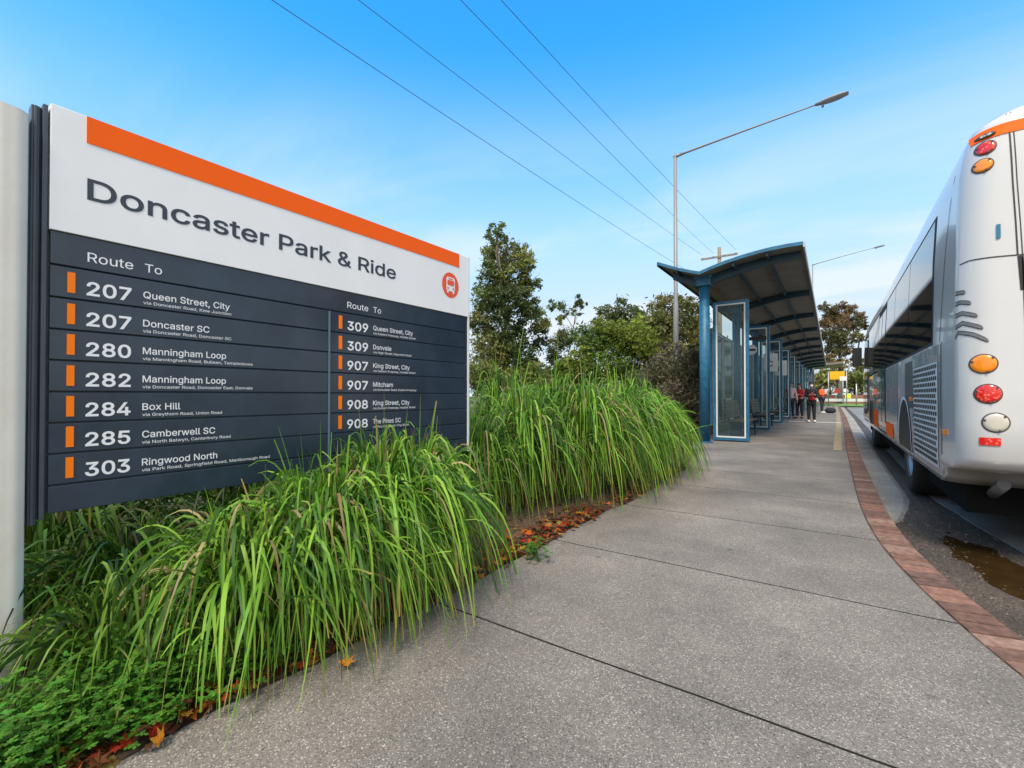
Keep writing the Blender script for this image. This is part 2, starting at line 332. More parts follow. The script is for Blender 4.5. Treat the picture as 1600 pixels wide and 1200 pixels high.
# brick edging
bk = MB(); t = -3.9; bi = 0
def kerb_frame(t):
    x = kerb_in(t); dx = (kerb_in(t + 0.05) - kerb_in(t - 0.05)) / 0.1
    tg = Vector((dx, 1, 0)).normalized(); nm = Vector((tg.y, -tg.x, 0)); return Vector((x, t, 0)), tg, nm
while t < 58:
    c, tg, nm = kerb_frame(t); ln = 0.118
    c2, tg2, nm2 = kerb_frame(t + (ln - 0.012) * tg.y)
    base = random.Random(bi).choice([(0.20, 0.10, 0.068), (0.18, 0.088, 0.06), (0.215, 0.12, 0.085), (0.155, 0.08, 0.056), (0.25, 0.15, 0.11), (0.14, 0.08, 0.06)])
    q = random.Random(bi + 999).uniform(0.8, 1.15); bk.cc = tuple(v * q for v in base)
    dz = random.Random(bi + 5).uniform(-0.003, 0.003)
    A, B_, C_, D_ = c + nm * 0.008, c2 + nm2 * 0.008, c2 + nm2 * (BW - 0.004), c + nm * (BW - 0.004)
    o = [bk.vert(P + Vector((0, 0, z))) for z in (-0.12, 0.002 + dz) for P in (A, D_, C_, B_)]
    for f in ((4, 5, 6, 7), (0, 1, 5, 4), (1, 2, 6, 5), (2, 3, 7, 6), (3, 0, 4, 7)): bk.face([o[i] for i in f])
    t += ln * tg.y; bi += 1
bk.cc = (1, 1, 1); bk.mi = 1
rows = []
for i in range(300):
    c, tg, nm = kerb_frame(-3.9 + 61.9 * i / 299); rows.append([c + Vector((0, 0, -0.004)), c + nm * BW + Vector((0, 0, -0.006)), c + nm * BW + Vector((0, 0, -0.16))])
bk.grid(rows, flip=True)
kerb = setting(bk.build('kerb', [M['brick'], M['mortar']], bevel=0, colour=True))

# road slab, gutter channel, debris, puddle
def off(t, e):
    c, tg, nm = kerb_frame(t); return c + nm * (BW + e)
_gw = curve_fn([(-4, 0.95), (3.5, 0.95), (5.2, 0.82), (6.3, 0.66), (7.5, 0.56), (66, 0.56)])
GW = lambda t: _gw(t) + 0.02 * noise.noise((t * 1.3, 0, 2))
rd = MB()
rows = []
for i in range(240):
    t = -4 + 70 * i / 239
    a = off(t, GW(t))
    rows.append([(a.x, a.y, ROADZ - 0.05), (a.x, a.y, ROADZ)] + [(a.x + (14 - a.x) * k / 6, a.y + (t - a.y) * k / 6, ROADZ) for k in range(1, 7)])
rd.grid(rows, flip=True)
setting(rd.build('road', M['road']))
def gutter_z(t, f):
    basin = math.exp(-((t - 4.75) / 0.9) ** 2)
    return ROADZ - 0.010 - 0.016 * math.sin(math.pi * f) - 0.020 * basin * math.exp(-((f - 0.72) / 0.30) ** 2) + 0.007 * noise.noise((t * 2.3, f * 3, 4)) + 0.003 * noise.noise((t * 9, f * 9, 7))
gu = MB(); gu.smooth = True; rows = []
for i in range(760):
    t = -4 + 13 * i / 699 if i < 700 else 9 + 53 * (i - 699) / 60
    rows.append([off(t, GW(t) * k / 20 - (0.004 if k == 20 else 0)) + Vector((0, 0, gutter_z(t, k / 20))) for k in range(21)])
gu.grid(rows, flip=True); setting(gu.build('gutter', M['debris']))
cs = MB(); rows = []
for i in range(200):
    t = 5.6 + 54 * i / 199; wd = 0.34 * min(1, max(0.0, (t - 5.6) / 1.6)) ** 0.6
    rows.append([off(t, 0.005) + Vector((0, 0, ROADZ + 0.012)), off(t, 0.01 + wd * 0.8) + Vector((0, 0, ROADZ + 0.002)), off(t, 0.01 + wd) + Vector((0, 0, ROADZ - 0.03))])
cs.grid(rows, flip=True); setting(cs.build('gutter_apron', M['gutter']))
pu = MB(); rows = []        # flat water lying in the low part of the gutter; the gutter's own relief draws its edge
for i in range(60):
    t = 3.4 + 2.5 * i / 59; rows.append([off(t, GW(t) * f) + Vector((0, 0, ROADZ - 0.0335)) for f in (0.22, 0.5, 0.75, 0.985)])
pu.grid(rows, flip=True); setting(pu.build('puddle_water', M['puddle']))
# loose stones and bits along the gutter (one mass)
db = MB()
for i in range(4200):
    t = 1.2 + 6.0 * rnd.random() ** 0.8; e = rnd.random(); c = off(t, e * GW(t)) + Vector((0, 0, gutter_z(t, e) - ROADZ + 0.015))
    s_ = rnd.uniform(0.0015, 0.005) * (1.6 if rnd.random() < 0.06 else 1); v_ = rnd.choice([0.03, 0.04, 0.06, 0.1, 0.22]); db.cc = (v_ * 1.1, v_ * rnd.uniform(0.75, 0.92), v_ * rnd.uniform(0.5, 0.8))
    a = rnd.uniform(0, 6.3); Mx = Matrix.Translation(c + Vector((0, 0, ROADZ - 0.015 + s_ * 0.3))) @ Matrix.Rotation(a, 4, 'Z') @ Matrix.Rotation(rnd.uniform(-0.6, 0.6), 4, 'X')
    db.box(-s_, s_, -s_ * rnd.uniform(0.5, 1.6), s_, -s_ * 0.4, s_ * 0.4, Mx)
setting(db.build('gravel', attr_mat('loose_stone', 0.8, 0.2), colour=True), 'stuff')
# painted lines on the platform
yl = MB(); rows = []
for i in range(60):
    t = 11.2 + 42 * i / 59; rows.append([(kerb_in(t) - 0.22, t, 0.004), (kerb_in(t) - 0.07, t, 0.004)])
yl.grid(rows, flip=True)
setting(yl.build('platform_line', M['yellowline']))
wl = MB(); wl.poly([(-1.5, 22.3, 0.0085), (0.3, 22.3, 0.0085), (0.3, 22.75, 0.0085), (-1.5, 22.75, 0.0085)]); setting(wl.build('platform_marking', M['whiteline']))
# verge, cross street
vg = MB(); vg.poly([(-30, 59.5, -0.02), (30, 59.5, -0.02), (30, 67, 0.12), (-30, 67, 0.12)]); setting(vg.build('grass_verge', M['lawn']))
cr = MB(); cr.poly([(-60, 69, -0.06), (60, 69, -0.06), (60, 76, -0.06), (-60, 76, -0.06)]); setting(cr.build('cross_street', M['road']))

# ------------------------------------------------------------------ route sign
FONT = None
try:      # the sans-serif that ships inside Blender itself; the built-in one otherwise
    import os
    FONT = bpy.data.fonts.load(os.path.join(bpy.utils.resource_path('LOCAL'), 'datafiles', 'fonts', 'Inter.woff2'))
except Exception:
    FONT = None
rl_t = M['red'].node_tree; rl_v = rl_t.nodes.new('ShaderNodeTexVoronoi'); rl_v.inputs['Scale'].default_value = 52; rl_c = rl_t.nodes.new('ShaderNodeTexCoord'); rl_t.links.new(rl_c.outputs['Object'], rl_v.inputs['Vector'])
rl_r = rl_t.nodes.new('ShaderNodeValToRGB'); rl_r.color_ramp.elements[0].color = (1.0, 0.16, 0.10, 1); rl_r.color_ramp.elements[0].position = 0.25; rl_r.color_ramp.elements[1].color = (0.62, 0.012, 0.010, 1); rl_r.color_ramp.elements[1].position = 0.45
rl_t.links.new(rl_v.outputs['Distance'], rl_r.inputs[0]); rl_t.links.new(rl_r.outputs[0], rl_t.nodes['Principled BSDF'].inputs['Base Color'])
def text_mesh(body, cap=None, width=None, bold=0.0, depth=0.0, sx=1.0):
    """lettering mesh in local XZ (x right, z up), baseline at 0, left edge at 0"""
    cu = bpy.data.curves.new('lettering', 'FONT'); cu.body = body; cu.font = FONT or cu.font; cu.size = 1; cu.resolution_u = 4 if (cap or 1) > 0.04 else 2; cu.fill_mode = 'NONE'
    o = bpy.data.objects.new('lettering', cu); COL.objects.link(o); dg = bpy.context.evaluated_depsgraph_get(); dg.update()
    m0 = bpy.data.meshes.new_from_object(o.evaluated_get(dg)); bpy.data.objects.remove(o)
    co = np.array([v_.co[:2] for v_ in m0.vertices], float); nxt = {}
    for e_ in m0.edges: nxt.setdefault(e_.vertices[0], []).append(e_.vertices[1]); nxt.setdefault(e_.vertices[1], []).append(e_.vertices[0])
    loops, seen = [], set()
    for st in range(len(co)):
        if st in seen or st not in nxt: continue
        lp = [st]; seen.add(st); cur = st + 1 if st + 1 in nxt[st] else nxt[st][0]
        while cur not in seen:
            lp.append(cur); seen.add(cur); n_ = [k for k in nxt[cur] if k not in seen]
            if not n_: break
            cur = cur + 1 if cur + 1 in n_ else n_[0]
        P = co[lp]; keep = np.linalg.norm(P - np.roll(P, 1, 0), axis=1) > 1e-4; P = P[keep]
        if len(P) > 2: loops.append(P)
    area = lambda P: 0.5 * float(np.sum(P[:, 0] * np.roll(P[:, 1], -1) - np.roll(P[:, 0], -1) * P[:, 1]))
    sg_ = 1 if area(max(loops, key=lambda P: abs(area(P)))) > 0 else -1
    if bold:      # thicken the outline: every corner moves out along its mitre
        for q_, P in enumerate(loops):
            a_ = P - np.roll(P, 1, 0); b_ = np.roll(P, -1, 0) - P; a_ /= np.linalg.norm(a_, axis=1)[:, None]; b_ /= np.linalg.norm(b_, axis=1)[:, None]
            na = np.stack([a_[:, 1], -a_[:, 0]], 1); nb = np.stack([b_[:, 1], -b_[:, 0]], 1); m_ = na + nb; d_ = np.maximum(0.35, (m_ * na).sum(1)); loops[q_] = P + sg_ * bold * m_ / d_[:, None]
    V2 = [Vector(p_) for P in loops for p_ in P]; ED = []; b0_ = 0
    for P in loops: ED += [(b0_ + k, b0_ + (k + 1) % len(P)) for k in range(len(P))]; b0_ += len(P)
    ov, oe, of, *_ = geo.delaunay_2d_cdt(V2, ED, [], 0, 1e-6)
    ovn = np.array([tuple(q_) for q_ in ov]); T = np.array([tuple(f_) for f_ in of]); C_ = ovn[T].mean(1); wn = np.zeros(len(T))
    for P in loops:
        Q = np.roll(P, -1, 0); y_ = C_[:, 1][:, None]; up_ = (P[:, 1] <= y_) & (Q[:, 1] > y_); dn_ = (P[:, 1] > y_) & (Q[:, 1] <= y_)
        cr_ = (Q[:, 0] - P[:, 0]) * (y_ - P[:, 1]) - (C_[:, 0][:, None] - P[:, 0]) * (Q[:, 1] - P[:, 1]); wn += (up_ & (cr_ > 0)).sum(1) - (dn_ & (cr_ < 0)).sum(1)
    T = T[wn * sg_ > 0]; v = ovn; v = v - np.array([v[:, 0].min(), 0.0]); s = cap / 0.727 if cap else width / v[:, 0].max()
    x = v[:, 0] * (width / v[:, 0].max() if width else s * sx)
    me = bpy.data.meshes.new('lettering'); me.from_pydata([(float(a_), 0.0, float(b_ * s)) for a_, b_ in zip(x, v[:, 1])], [], [tuple(map(int, f_)) for f_ in T]); me.update()
    return me
def put_text(body, x, z, y, m, parent, **k):
    me = text_mesh(body, **k); me.materials.append(m); o = bpy.data.objects.new('lettering', me); COL.objects.link(o); o.parent = parent; o.location = (x, y, z); return o

LX, RX = Vector((-2.50, 0.41, 0)), Vector((-2.47, 2.885, 0)); dv = (RX - LX)
sign = thing('route_sign', 'large bus route sign with white header, orange stripe and slate slats beside the path', 'sign', LX, math.atan2(dv.y, dv.x))
SW = 2.465
b = MB(); b.box(0, SW, -0.006, 0.075, 1.752, 2.246); header = b.build('header_board', M['white'], sign, 0.002)
b = MB(); b.box(0.105, 2.352, -0.0085, -0.0062, 2.136, 2.2455); b.build('accent_stripe', M['orange'], header)
put_text('Doncaster Park & Ride', 0.108, 1.906, -0.0075, M['text_dark'], header, cap=0.120, width=1.597, bold=0.012)
em = MB()
ec = Vector((2.252, -0.0072, 1.973))
em.poly([ec + Vector((0.094 * math.cos(a * math.pi / 24), 0, 0.1 * math.sin(a * math.pi / 24))) for a in range(48)])
emb = em.build('emblem', M['orange_red'], header)
e2 = MB()
def rr(x0, x1, z0, z1, r, y, n=5):
    P = []
    for cx_, cz_, a0 in ((x1 - r, z1 - r, 0), (x0 + r, z1 - r, 90), (x0 + r, z0 + r, 180), (x1 - r, z0 + r, 270)):
        P += [Vector((cx_ + r * math.cos(R(a0 + 90 * k / n)), y, cz_ + r * math.sin(R(a0 + 90 * k / n)))) for k in range(n + 1)]
    return P
e2.poly([q + ec for q in rr(-0.048, 0.048, -0.048, 0.062, 0.018, -0.0015)])
for sx in (-1, 1): e2.poly([q + ec for q in rr(sx * 0.032 - 0.01, sx * 0.032 + 0.01, -0.064, -0.0485, 0.004, -0.0015)])
bs = e2.build('bus_symbol', M['text_white'], emb)
e3 = MB(); e3.poly([q + ec for q in rr(-0.038, 0.038, -0.002, 0.038, 0.008, -0.003)]); e3.poly([q + ec for q in rr(-0.028, 0.028, 0.045, 0.053, 0.003, -0.003)])
for sx in (-1, 1): e3.poly([q + ec for q in rr(sx * 0.03 - 0.008, sx * 0.03 + 0.008, -0.034, -0.018, 0.007, -0.003)])
e3.build('bus_symbol_detail', M['orange_red'], emb)

zs = [1.750, 1.617, 1.489, 1.363, 1.240, 1.115, 0.992, 0.870, 0.747, 0.636]
left = [None, ('207', 'Queen Street, City', 'via Doncaster Road, Kew Junction', .353, .36), ('207', 'Doncaster SC', 'via Doncaster Road, Doncaster SC', .262, .36), ('280', 'Manningham Loop', 'via Manningham Road, Bulleen, Templestowe', .337, .465),
        ('282', 'Manningham Loop', 'via Doncaster Road, Doncaster East, Donvale', .337, .465), ('284', 'Box Hill', 'via Greythorn Road, Union Road', .143, .32), ('285', 'Camberwell SC', 'via North Balwyn, Canterbury Road', .29, .36), ('303', 'Ringwood North', 'via Park Road, Springfield Road, Marlborough Road', .3, .555), None]
right = [None, ('309', 'Queen Street, City', 'via Eastern Freeway, Hoddle Street', .345, .37), ('309', 'Donvale', 'via High Street, Reynolds Road', .15, .33), ('907', 'King Street, City', 'via Eastern Freeway, Hoddle Street', .315, .37),
         ('907', 'Mitcham', 'via Doncaster Road, Eastern Freeway', .165, .38), ('908', 'King Street, City', 'via Eastern Freeway, Hoddle Street', .315, .37), ('908', 'The Pines SC', 'via Reynolds Road, King Street', .235, .31), None, None]
b = MB(); b.box(0.012, SW - 0.012, 0.022, 0.07, 0.637, 1.75); b.build('backing_panel', M['navy2'], sign)
for k in range(9):
    b = MB(); b.box(0.004, SW - 0.008, 0, 0.021, zs[k + 1] + 0.003, zs[k] - (0.0035 if k else 0.001)); sl = b.build('route_slat', M['navy'], sign, 0.0025)
    yy = -0.0018
    if k == 0:
        for xx, ww in ((0.112, 0.149), (1.326, 0.156)): put_text('Route', xx, 1.650, yy, M['text_white'], sl, cap=0.055, width=ww, bold=0.003)
        for xx, ww in ((0.302, 0.063), (1.522, 0.063)): put_text('To', xx, 1.650, yy, M['text_white'], sl, cap=0.052, width=ww, bold=0.003)
    for data, xm, xn, xt in ((left[k], 0.053, 0.110, 0.297), (right[k], 1.268, 1.328, 1.522)):
        if not data: continue
        zb = zs[k + 1]; num, name_, via, w1, w2 = data
        b = MB(); b.box(xm, xm + 0.023, yy - 0.001, -0.0002, zb + 0.024, zb + 0.106); b.build('route_marker', M['orange2'], sl)
        put_text(num, xn, zb + 0.024, yy, M['text_white'], sl, cap=0.076, width=0.146 if xn < 1 else 0.154, bold=0.018)
        put_text(name_, xt, zb + 0.044, yy, M['text_white'], sl, cap=0.042, width=w1, bold=0.008)
        put_text(via, xt, zb + 0.017, yy, M['text_white'], sl, cap=0.019, width=w2, bold=0.004)
b = MB(); b.box(1.198, 1.208, -0.006, -0.0003, 0.640, 1.612); b.build('divider_strip', mat('slate_blue_strip', (0.10, 0.16, 0.22), 0.4), sign)
b = MB(); b.box(SW - 0.004, SW + 0.014, -0.008, 0.08, 0.64, 2.25); b.build('edge_trim', M['trim'], sign, 0.002)
b = MB(); b.box(-0.050, -0.026, 0.015, 0.075, 0.60, 2.225); b.box(-0.021, -0.006, -0.002, 0.07, 0.62, 2.235); b.box(-0.043, -0.034, 0.006, 0.0148, 0.60, 2.222); b.box(-0.0255, -0.0215, 0.02, 0.06, 0.62, 2.225); b.box(-0.0055, 0.0115, 0.024, 0.066, 0.637, 1.75); b.build('side_channel', M['navy2'], sign, 0.003)
# fluted post on the near side, plain post behind the far side
def fluted(cx_, cy_, r, z0, z1, fl=26):
    q = MB(); q.smooth = True; n = fl * 6; rows = []
    for z in (z0, z0 + 0.01, z1 - 0.01, z1):
        rr_ = []
        for k in range(n):
            c_, s_ = math.cos(2 * math.pi * k / n), math.sin(2 * math.pi * k / n); rad = (r - 0.0022 * (0.5 + 0.5 * math.cos(2 * math.pi * k / 6))) / (abs(c_) ** 5 + abs(s_) ** 5) ** 0.2; rr_.append((cx_ + rad * c_, cy_ + rad * s_ * 0.62, z))
        rows.append(rr_)
    q.grid(rows, True); q.smooth = False; q.poly([(p_[0], p_[1], z1 + 0.0) for p_ in rows[-1]]); return q
fluted(-0.215, 0.06, 0.16, -0.05, 2.17).build('post', M['alu'], sign)
b = MB(); b.tube([(2.2, 0.16, -0.05), (2.2, 0.16, 2.1)], 0.06, 16); b.box(2.15, 2.25, 0.0755, 0.11, 0.8, 0.9); b.box(2.15, 2.25, 0.0755, 0.11, 1.9, 2.0); b.build('post', M['galv'], sign)

# ------------------------------------------------------------------ strappy grass clumps
D_ = dv.normalized(); SN = Vector((D_.y, -D_.x, 0))
def sign_hit(p_):
    q = p_ - LX; s = q.dot(D_); o = q.dot(SN)
    return -0.30 < s < SW + 0.02 and -0.10 < o < 0.02 and (p_.z > 0.59 or s < -0.045)
def clump(x, y, n, H, RX_, RY_, label, seed, tone=1.0, wd=0.015, base_r=0.16, hang=0.66):
    """a fountain of strap leaves: each rises from the crown, arches over and hangs"""
    rg = random.Random(seed); q = MB(); q.smooth = True; made = tries = 0
    while made < n and tries < n * 4:
        tries += 1
        a = rg.uniform(0, 2 * math.pi); u = math.sqrt(rg.random()); az = a + rg.gauss(0, 0.75)
        root = Vector((x + base_r * u * math.cos(a), y + base_r * u * 1.3 * math.sin(a), -0.01))
        rch = 0.22 + 0.78 * u * rg.uniform(0.7, 1.12); ex = Vector((math.cos(az) * RX_, math.sin(az) * RY_, 0)); L_ = ex.length * rch; dirh = ex.normalized(); side0 = Vector((-dirh.y, dirh.x, 0))
        h = H * rg.uniform(0.62, 1.06) * (1 - 0.30 * rch * rch); kind_ = rg.random()
        if kind_ < hang:      # arches over and hangs
            tipz = max(0.012, h * rg.uniform(-0.12, 0.6) * (1.15 - 0.5 * rch)); P1, P2, P3 = (0.16, 1.28 * h), (rg.uniform(0.72, 0.95), rg.uniform(0.98, 1.18) * h), (rg.uniform(0.95, 1.1), tipz)
        elif kind_ < 0.80:    # stiff, nearly straight, leaning out
            P1, P2, P3 = (0.25, 0.5 * h), (0.6, 0.9 * h), (rg.uniform(0.8, 1.15), h * rg.uniform(0.55, 1.0))
        elif kind_ < 0.93:    # reaches out, tip drooping a little
            P1, P2, P3 = (0.1, 0.7 * h), (0.42, 1.15 * h), (rg.uniform(0.7, 1.0), rg.uniform(0.6, 1.0) * h)
        else:                 # stands nearly straight above the mound
            k_ = rg.uniform(0.15, 0.5); P1, P2, P3 = (0.1 * k_, 0.5 * h), (0.5 * k_, 0.9 * h), (k_, h * rg.uniform(1.05, 1.3))
        ns = 11; tw = rg.uniform(-1.2, 1.2); tws = rg.gauss(0, 0.8); sway = rg.gauss(0, 0.24) * L_; w0 = wd * rg.uniform(0.55, 1.2)
        brk = rg.uniform(0.45, 0.8) if rg.random() < 0.10 else 2; pts = []; ok = True
        for i in range(ns + 1):
            f = i / ns; g_ = 1 - f; cx_ = 3 * g_ * g_ * f * P1[0] + 3 * g_ * f * f * P2[0] + f ** 3 * P3[0]; cz_ = 3 * g_ * g_ * f * P1[1] + 3 * g_ * f * f * P2[1] + f ** 3 * P3[1]
            if f > brk and pts: # snapped leaf: the end hangs from the break
                d_ = (f - brk) * H * 1.0; P = bp0 + Vector((0, 0, -d_)) + dirh * d_ * 0.18
            else: P = root + dirh * (cx_ * L_) + side0 * (sway * f * f) + Vector((0, 0, cz_)); bp0 = P
            if P.z < 0.01: P.z = 0.006 + 0.006 * rg.random()
            if sign_hit(P): ok = False; break
            pts.append(P)
        if not ok: continue
        r_ = rg.random()
        if r_ < 0.07: c0 = Vector((0.36, 0.28, 0.13)) * rg.uniform(0.5, 1.2)
        elif r_ < 0.36: c0 = Vector((0.205, 0.365, 0.04)) * rg.uniform(0.8, 1.25)
        elif r_ < 0.72: c0 = Vector((0.112, 0.255, 0.026)) * rg.uniform(0.75, 1.3)
        else: c0 = Vector((0.045, 0.12, 0.018)) * rg.uniform(0.6, 1.2)
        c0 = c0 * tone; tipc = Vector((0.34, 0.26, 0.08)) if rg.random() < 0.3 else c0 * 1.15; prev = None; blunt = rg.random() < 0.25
        for i, P in enumerate(pts):
            f = i / ns; T = pts[min(i + 1, ns)] - pts[max(i - 1, 0)]
            T = T.normalized() if T.length > 1e-6 else Vector((0, 0, -1)); an = tw + tws * f
            sd_ = side0 * math.cos(an) + T.cross(side0) * math.sin(an); wv = w0 * (0.8 + 0.4 * f if f < 0.5 else 1.0 - max(0, f - 0.65) / 0.35 * (0.45 if blunt else 0.88))
            cc_ = c0 * (0.88 + 0.24 * f) if f < 0.84 else c0.lerp(tipc, (f - 0.84) / 0.16)
            if f < 0.1: cc_ = Vector((0.14, 0.13, 0.06)) * tone
            q.cc = tuple(cc_); a_, b_ = q.vert(P - sd_ * wv / 2), q.vert(P + sd_ * wv / 2)
            if prev: q.face((prev[0], prev[1], b_, a_))
            prev = (a_, b_)
        made += 1
    o = q.build('grass_clump', M['grass'], colour=True)
    o.data.transform(Matrix.Translation((-x, -y, 0))); o.location = (x, y, 0)
    return tag(o, label, 'grass plant', 'strappy grass clumps along the path')
CL = [  # x, y, blades, height, reach across, reach along, label, seed, tone (shade and sun put into leaf colour), blade width
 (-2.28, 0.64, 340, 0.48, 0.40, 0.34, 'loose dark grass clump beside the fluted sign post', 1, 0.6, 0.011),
 (-2.10, 1.04, 900, 0.72, 0.54, 0.40, 'arching green grass clump under the left half of the route list', 2, 1.0, 0.0125),
 (-2.06, 1.36, 1300, 0.84, 0.58, 0.48, 'largest foreground grass clump spilling over the path edge', 3, 1.08, 0.013),
 (-2.08, 1.70, 1200, 0.94, 0.58, 0.46, 'tall grass clump hiding the lower right slats of the sign', 4, 1.08, 0.0125),
 (-2.18, 2.02, 760, 0.97, 0.50, 0.42, 'smaller grass clump at the right end of the sign', 5, 1.0, 0.012),
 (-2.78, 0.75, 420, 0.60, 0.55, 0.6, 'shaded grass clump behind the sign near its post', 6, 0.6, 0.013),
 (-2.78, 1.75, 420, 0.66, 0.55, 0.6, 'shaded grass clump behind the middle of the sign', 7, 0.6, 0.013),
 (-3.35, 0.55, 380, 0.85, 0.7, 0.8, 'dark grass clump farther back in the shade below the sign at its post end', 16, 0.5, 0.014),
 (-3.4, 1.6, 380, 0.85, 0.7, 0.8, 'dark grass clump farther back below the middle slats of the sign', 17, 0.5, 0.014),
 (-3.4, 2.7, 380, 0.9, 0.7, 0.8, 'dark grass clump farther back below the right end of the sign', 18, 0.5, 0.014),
 (-2.62, 3.15, 620, 1.05, 0.48, 0.50, 'shaded grass clump in the gap between the sign grass and the taller row', 19, 0.8, 0.0125),
 (-2.55, 3.85, 900, 1.30, 0.62, 0.62, 'tall grass clump just past the right edge of the sign', 8, 1.0, 0.0145),
 (-2.26, 4.60, 1150, 1.42, 0.72, 0.66, 'high arching grass clump above the pile of orange leaves', 9, 1.05, 0.0145),
 (-2.20, 5.45, 1150, 1.42, 0.74, 0.68, 'broad grass clump in the middle of the hedge of grass', 10, 1.12, 0.0145),
 (-2.20, 6.25, 1050, 1.36, 0.74, 0.66, 'yellow green grass clump near the shelter end of the bed', 11, 1.2, 0.0145),
 (-2.28, 6.85, 900, 1.22, 0.72, 0.60, 'last grass clump before the blue shelter post', 12, 1.25, 0.0145),
 (-3.2, 4.4, 560, 1.55, 0.6, 0.7, 'upright grass clump behind the front row near the sign', 13, 1.0, 0.014),
 (-3.25, 5.6, 560, 1.55, 0.6, 0.7, 'upright grass clump in the back row at the centre', 14, 1.0, 0.014),
 (-3.25, 6.7, 560, 1.45, 0.6, 0.7, 'upright grass clump in the back row near the shelter', 15, 1.0, 0.014),
]
for c in CL: clump(*c)

# ------------------------------------------------------------------ weeds, leaf litter, fallen leaves
def maple(q, P, r, yaw, tilt, col, curl=0.25, rg=rnd):
    Mx = Matrix.Translation(P) @ Matrix.Rotation(yaw, 4, 'Z') @ Matrix.Rotation(tilt, 4, 'X')
    prof = [(0, 1.0), (18, .55), (32, .6), (50, .95), (68, .5), (84, .55), (105, .8), (135, .42), (165, .35), (180, .15)]
    ang = [(a, s) for a, s in prof] + [(-a, s) for a, s in prof[-2:0:-1]]
    q.cc = col; c = q.vert(Mx @ Vector((0, 0, 0.0)))
    ring = []
    for a, s in ang:
        x, y = r * s * math.sin(R(a)), r * s * math.cos(R(a)); q.cc = tuple(v * rg.uniform(0.8, 1.2) for v in col)
        ring.append(q.vert(Mx @ Vector((x, y, curl * r * (s ** 2) * rg.uniform(0.5, 1.1)))))
    for k in range(len(ring)): q.face((c, ring[k], ring[(k + 1) % len(ring)]))
LEAFC = [(0.42, 0.13, 0.015), (0.55, 0.20, 0.02), (0.30, 0.08, 0.015), (0.20, 0.07, 0.02), (0.13, 0.055, 0.022), (0.5, 0.26, 0.05), (0.33, 0.035, 0.012)]
lt = MB()
for i in range(2600):
    t = rnd.uniform(-0.9, 7.6); x = path_left(t) - abs(rnd.gauss(0.03, 0.16)) + (0.05 if rnd.random() < 0.15 else 0)
    dense = 1.0 if (0.2 < t < 1.0 or 2.4 < t < 4.0) else (0.4 if t < 4 else 0.16)
    if rnd.random() > dense: continue
    c = rnd.choice(LEAFC + [(0.10, 0.05, 0.022), (0.07, 0.038, 0.018)]); c = tuple(v * rnd.uniform(0.4, 1.0) for v in c)
    maple(lt, Vector((x, t, 0.012 + abs(rnd.gauss(0, 0.018)))), rnd.uniform(0.018, 0.042), rnd.uniform(0, 6.3), rnd.uniform(-0.9, 0.9), c, rnd.uniform(-0.5, 0.9))
for i in range(1800):   # twigs and bark shreds
    t = rnd.uniform(-0.9, 7); x = path_left(t) - abs(rnd.gauss(0.0, 0.22)); a = rnd.uniform(0, 6.3); l_ = rnd.uniform(0.01, 0.045)
    v_ = rnd.choice([(0.16, 0.09, 0.05), (0.08, 0.045, 0.025), (0.24, 0.17, 0.1), (0.2, 0.05, 0.02)]); lt.cc = v_
    Pc = Vector((x, t, rnd.uniform(0.008, 0.03))); d = Vector((math.cos(a), math.sin(a), rnd.uniform(-0.2, 0.2))) * l_; s_ = Vector((-math.sin(a), math.cos(a), 0.2)) * 0.003
    lt.poly([Pc - d - s_, Pc + d - s_, Pc + d + s_, Pc - d + s_])
setting(lt.build('leaf_litter', M['dryleaf'], colour=True), 'stuff')
FL = [((540, 1034), 'bright orange fallen leaf under the largest foreground grass clump'), ((746, 889), 'flat orange fallen leaf nearest the joint between the sign and the tall grass'), ((779, 879), 'curled orange leaf just behind the flat one at the grass edge'),
      ((826, 868), 'yellow orange leaf beside the small green weed'), ((815, 855), 'orange leaf behind the small green weed'), ((196, 1112), 'orange leaf lying at the edge of the green weeds'), ((64, 1142), 'orange leaf among the weeds in the bottom corner'), ((849, 838), 'dull orange leaf on the pile under the tall grass')]
for i, ((px, py), lab) in enumerate(FL):
    d = at(px, py, 1) - Vector((0, 0, CAM_H)); k = (CAM_H - 0.03) / -d.z; P = Vector((0, 0, CAM_H)) + d * k
    q = MB(); maple(q, Vector((0, 0, 0.012)), (0.045, 0.05, 0.042, 0.045, 0.04, 0.04, 0.035, 0.04)[i], i * 1.3, 0.12, ((0.75, 0.24, 0.02), (0.72, 0.25, 0.03), (0.6, 0.2, 0.03), (0.8, 0.36, 0.03), (0.7, 0.26, 0.02), (0.7, 0.22, 0.02), (0.55, 0.16, 0.02), (0.55, 0.2, 0.03))[i], 0.3)
    q.cc = (0.4, 0.15, 0.03); q.tube([(0, -0.004, 0.014), (0.004, -0.05, 0.016)], 0.0012, 5)
    o = q.build('fallen_leaf', M['dryleaf'], colour=True); o.location = (P.x, P.y, 0.012); tag(o, lab, 'leaf', 'bright fallen leaves along the path edge')

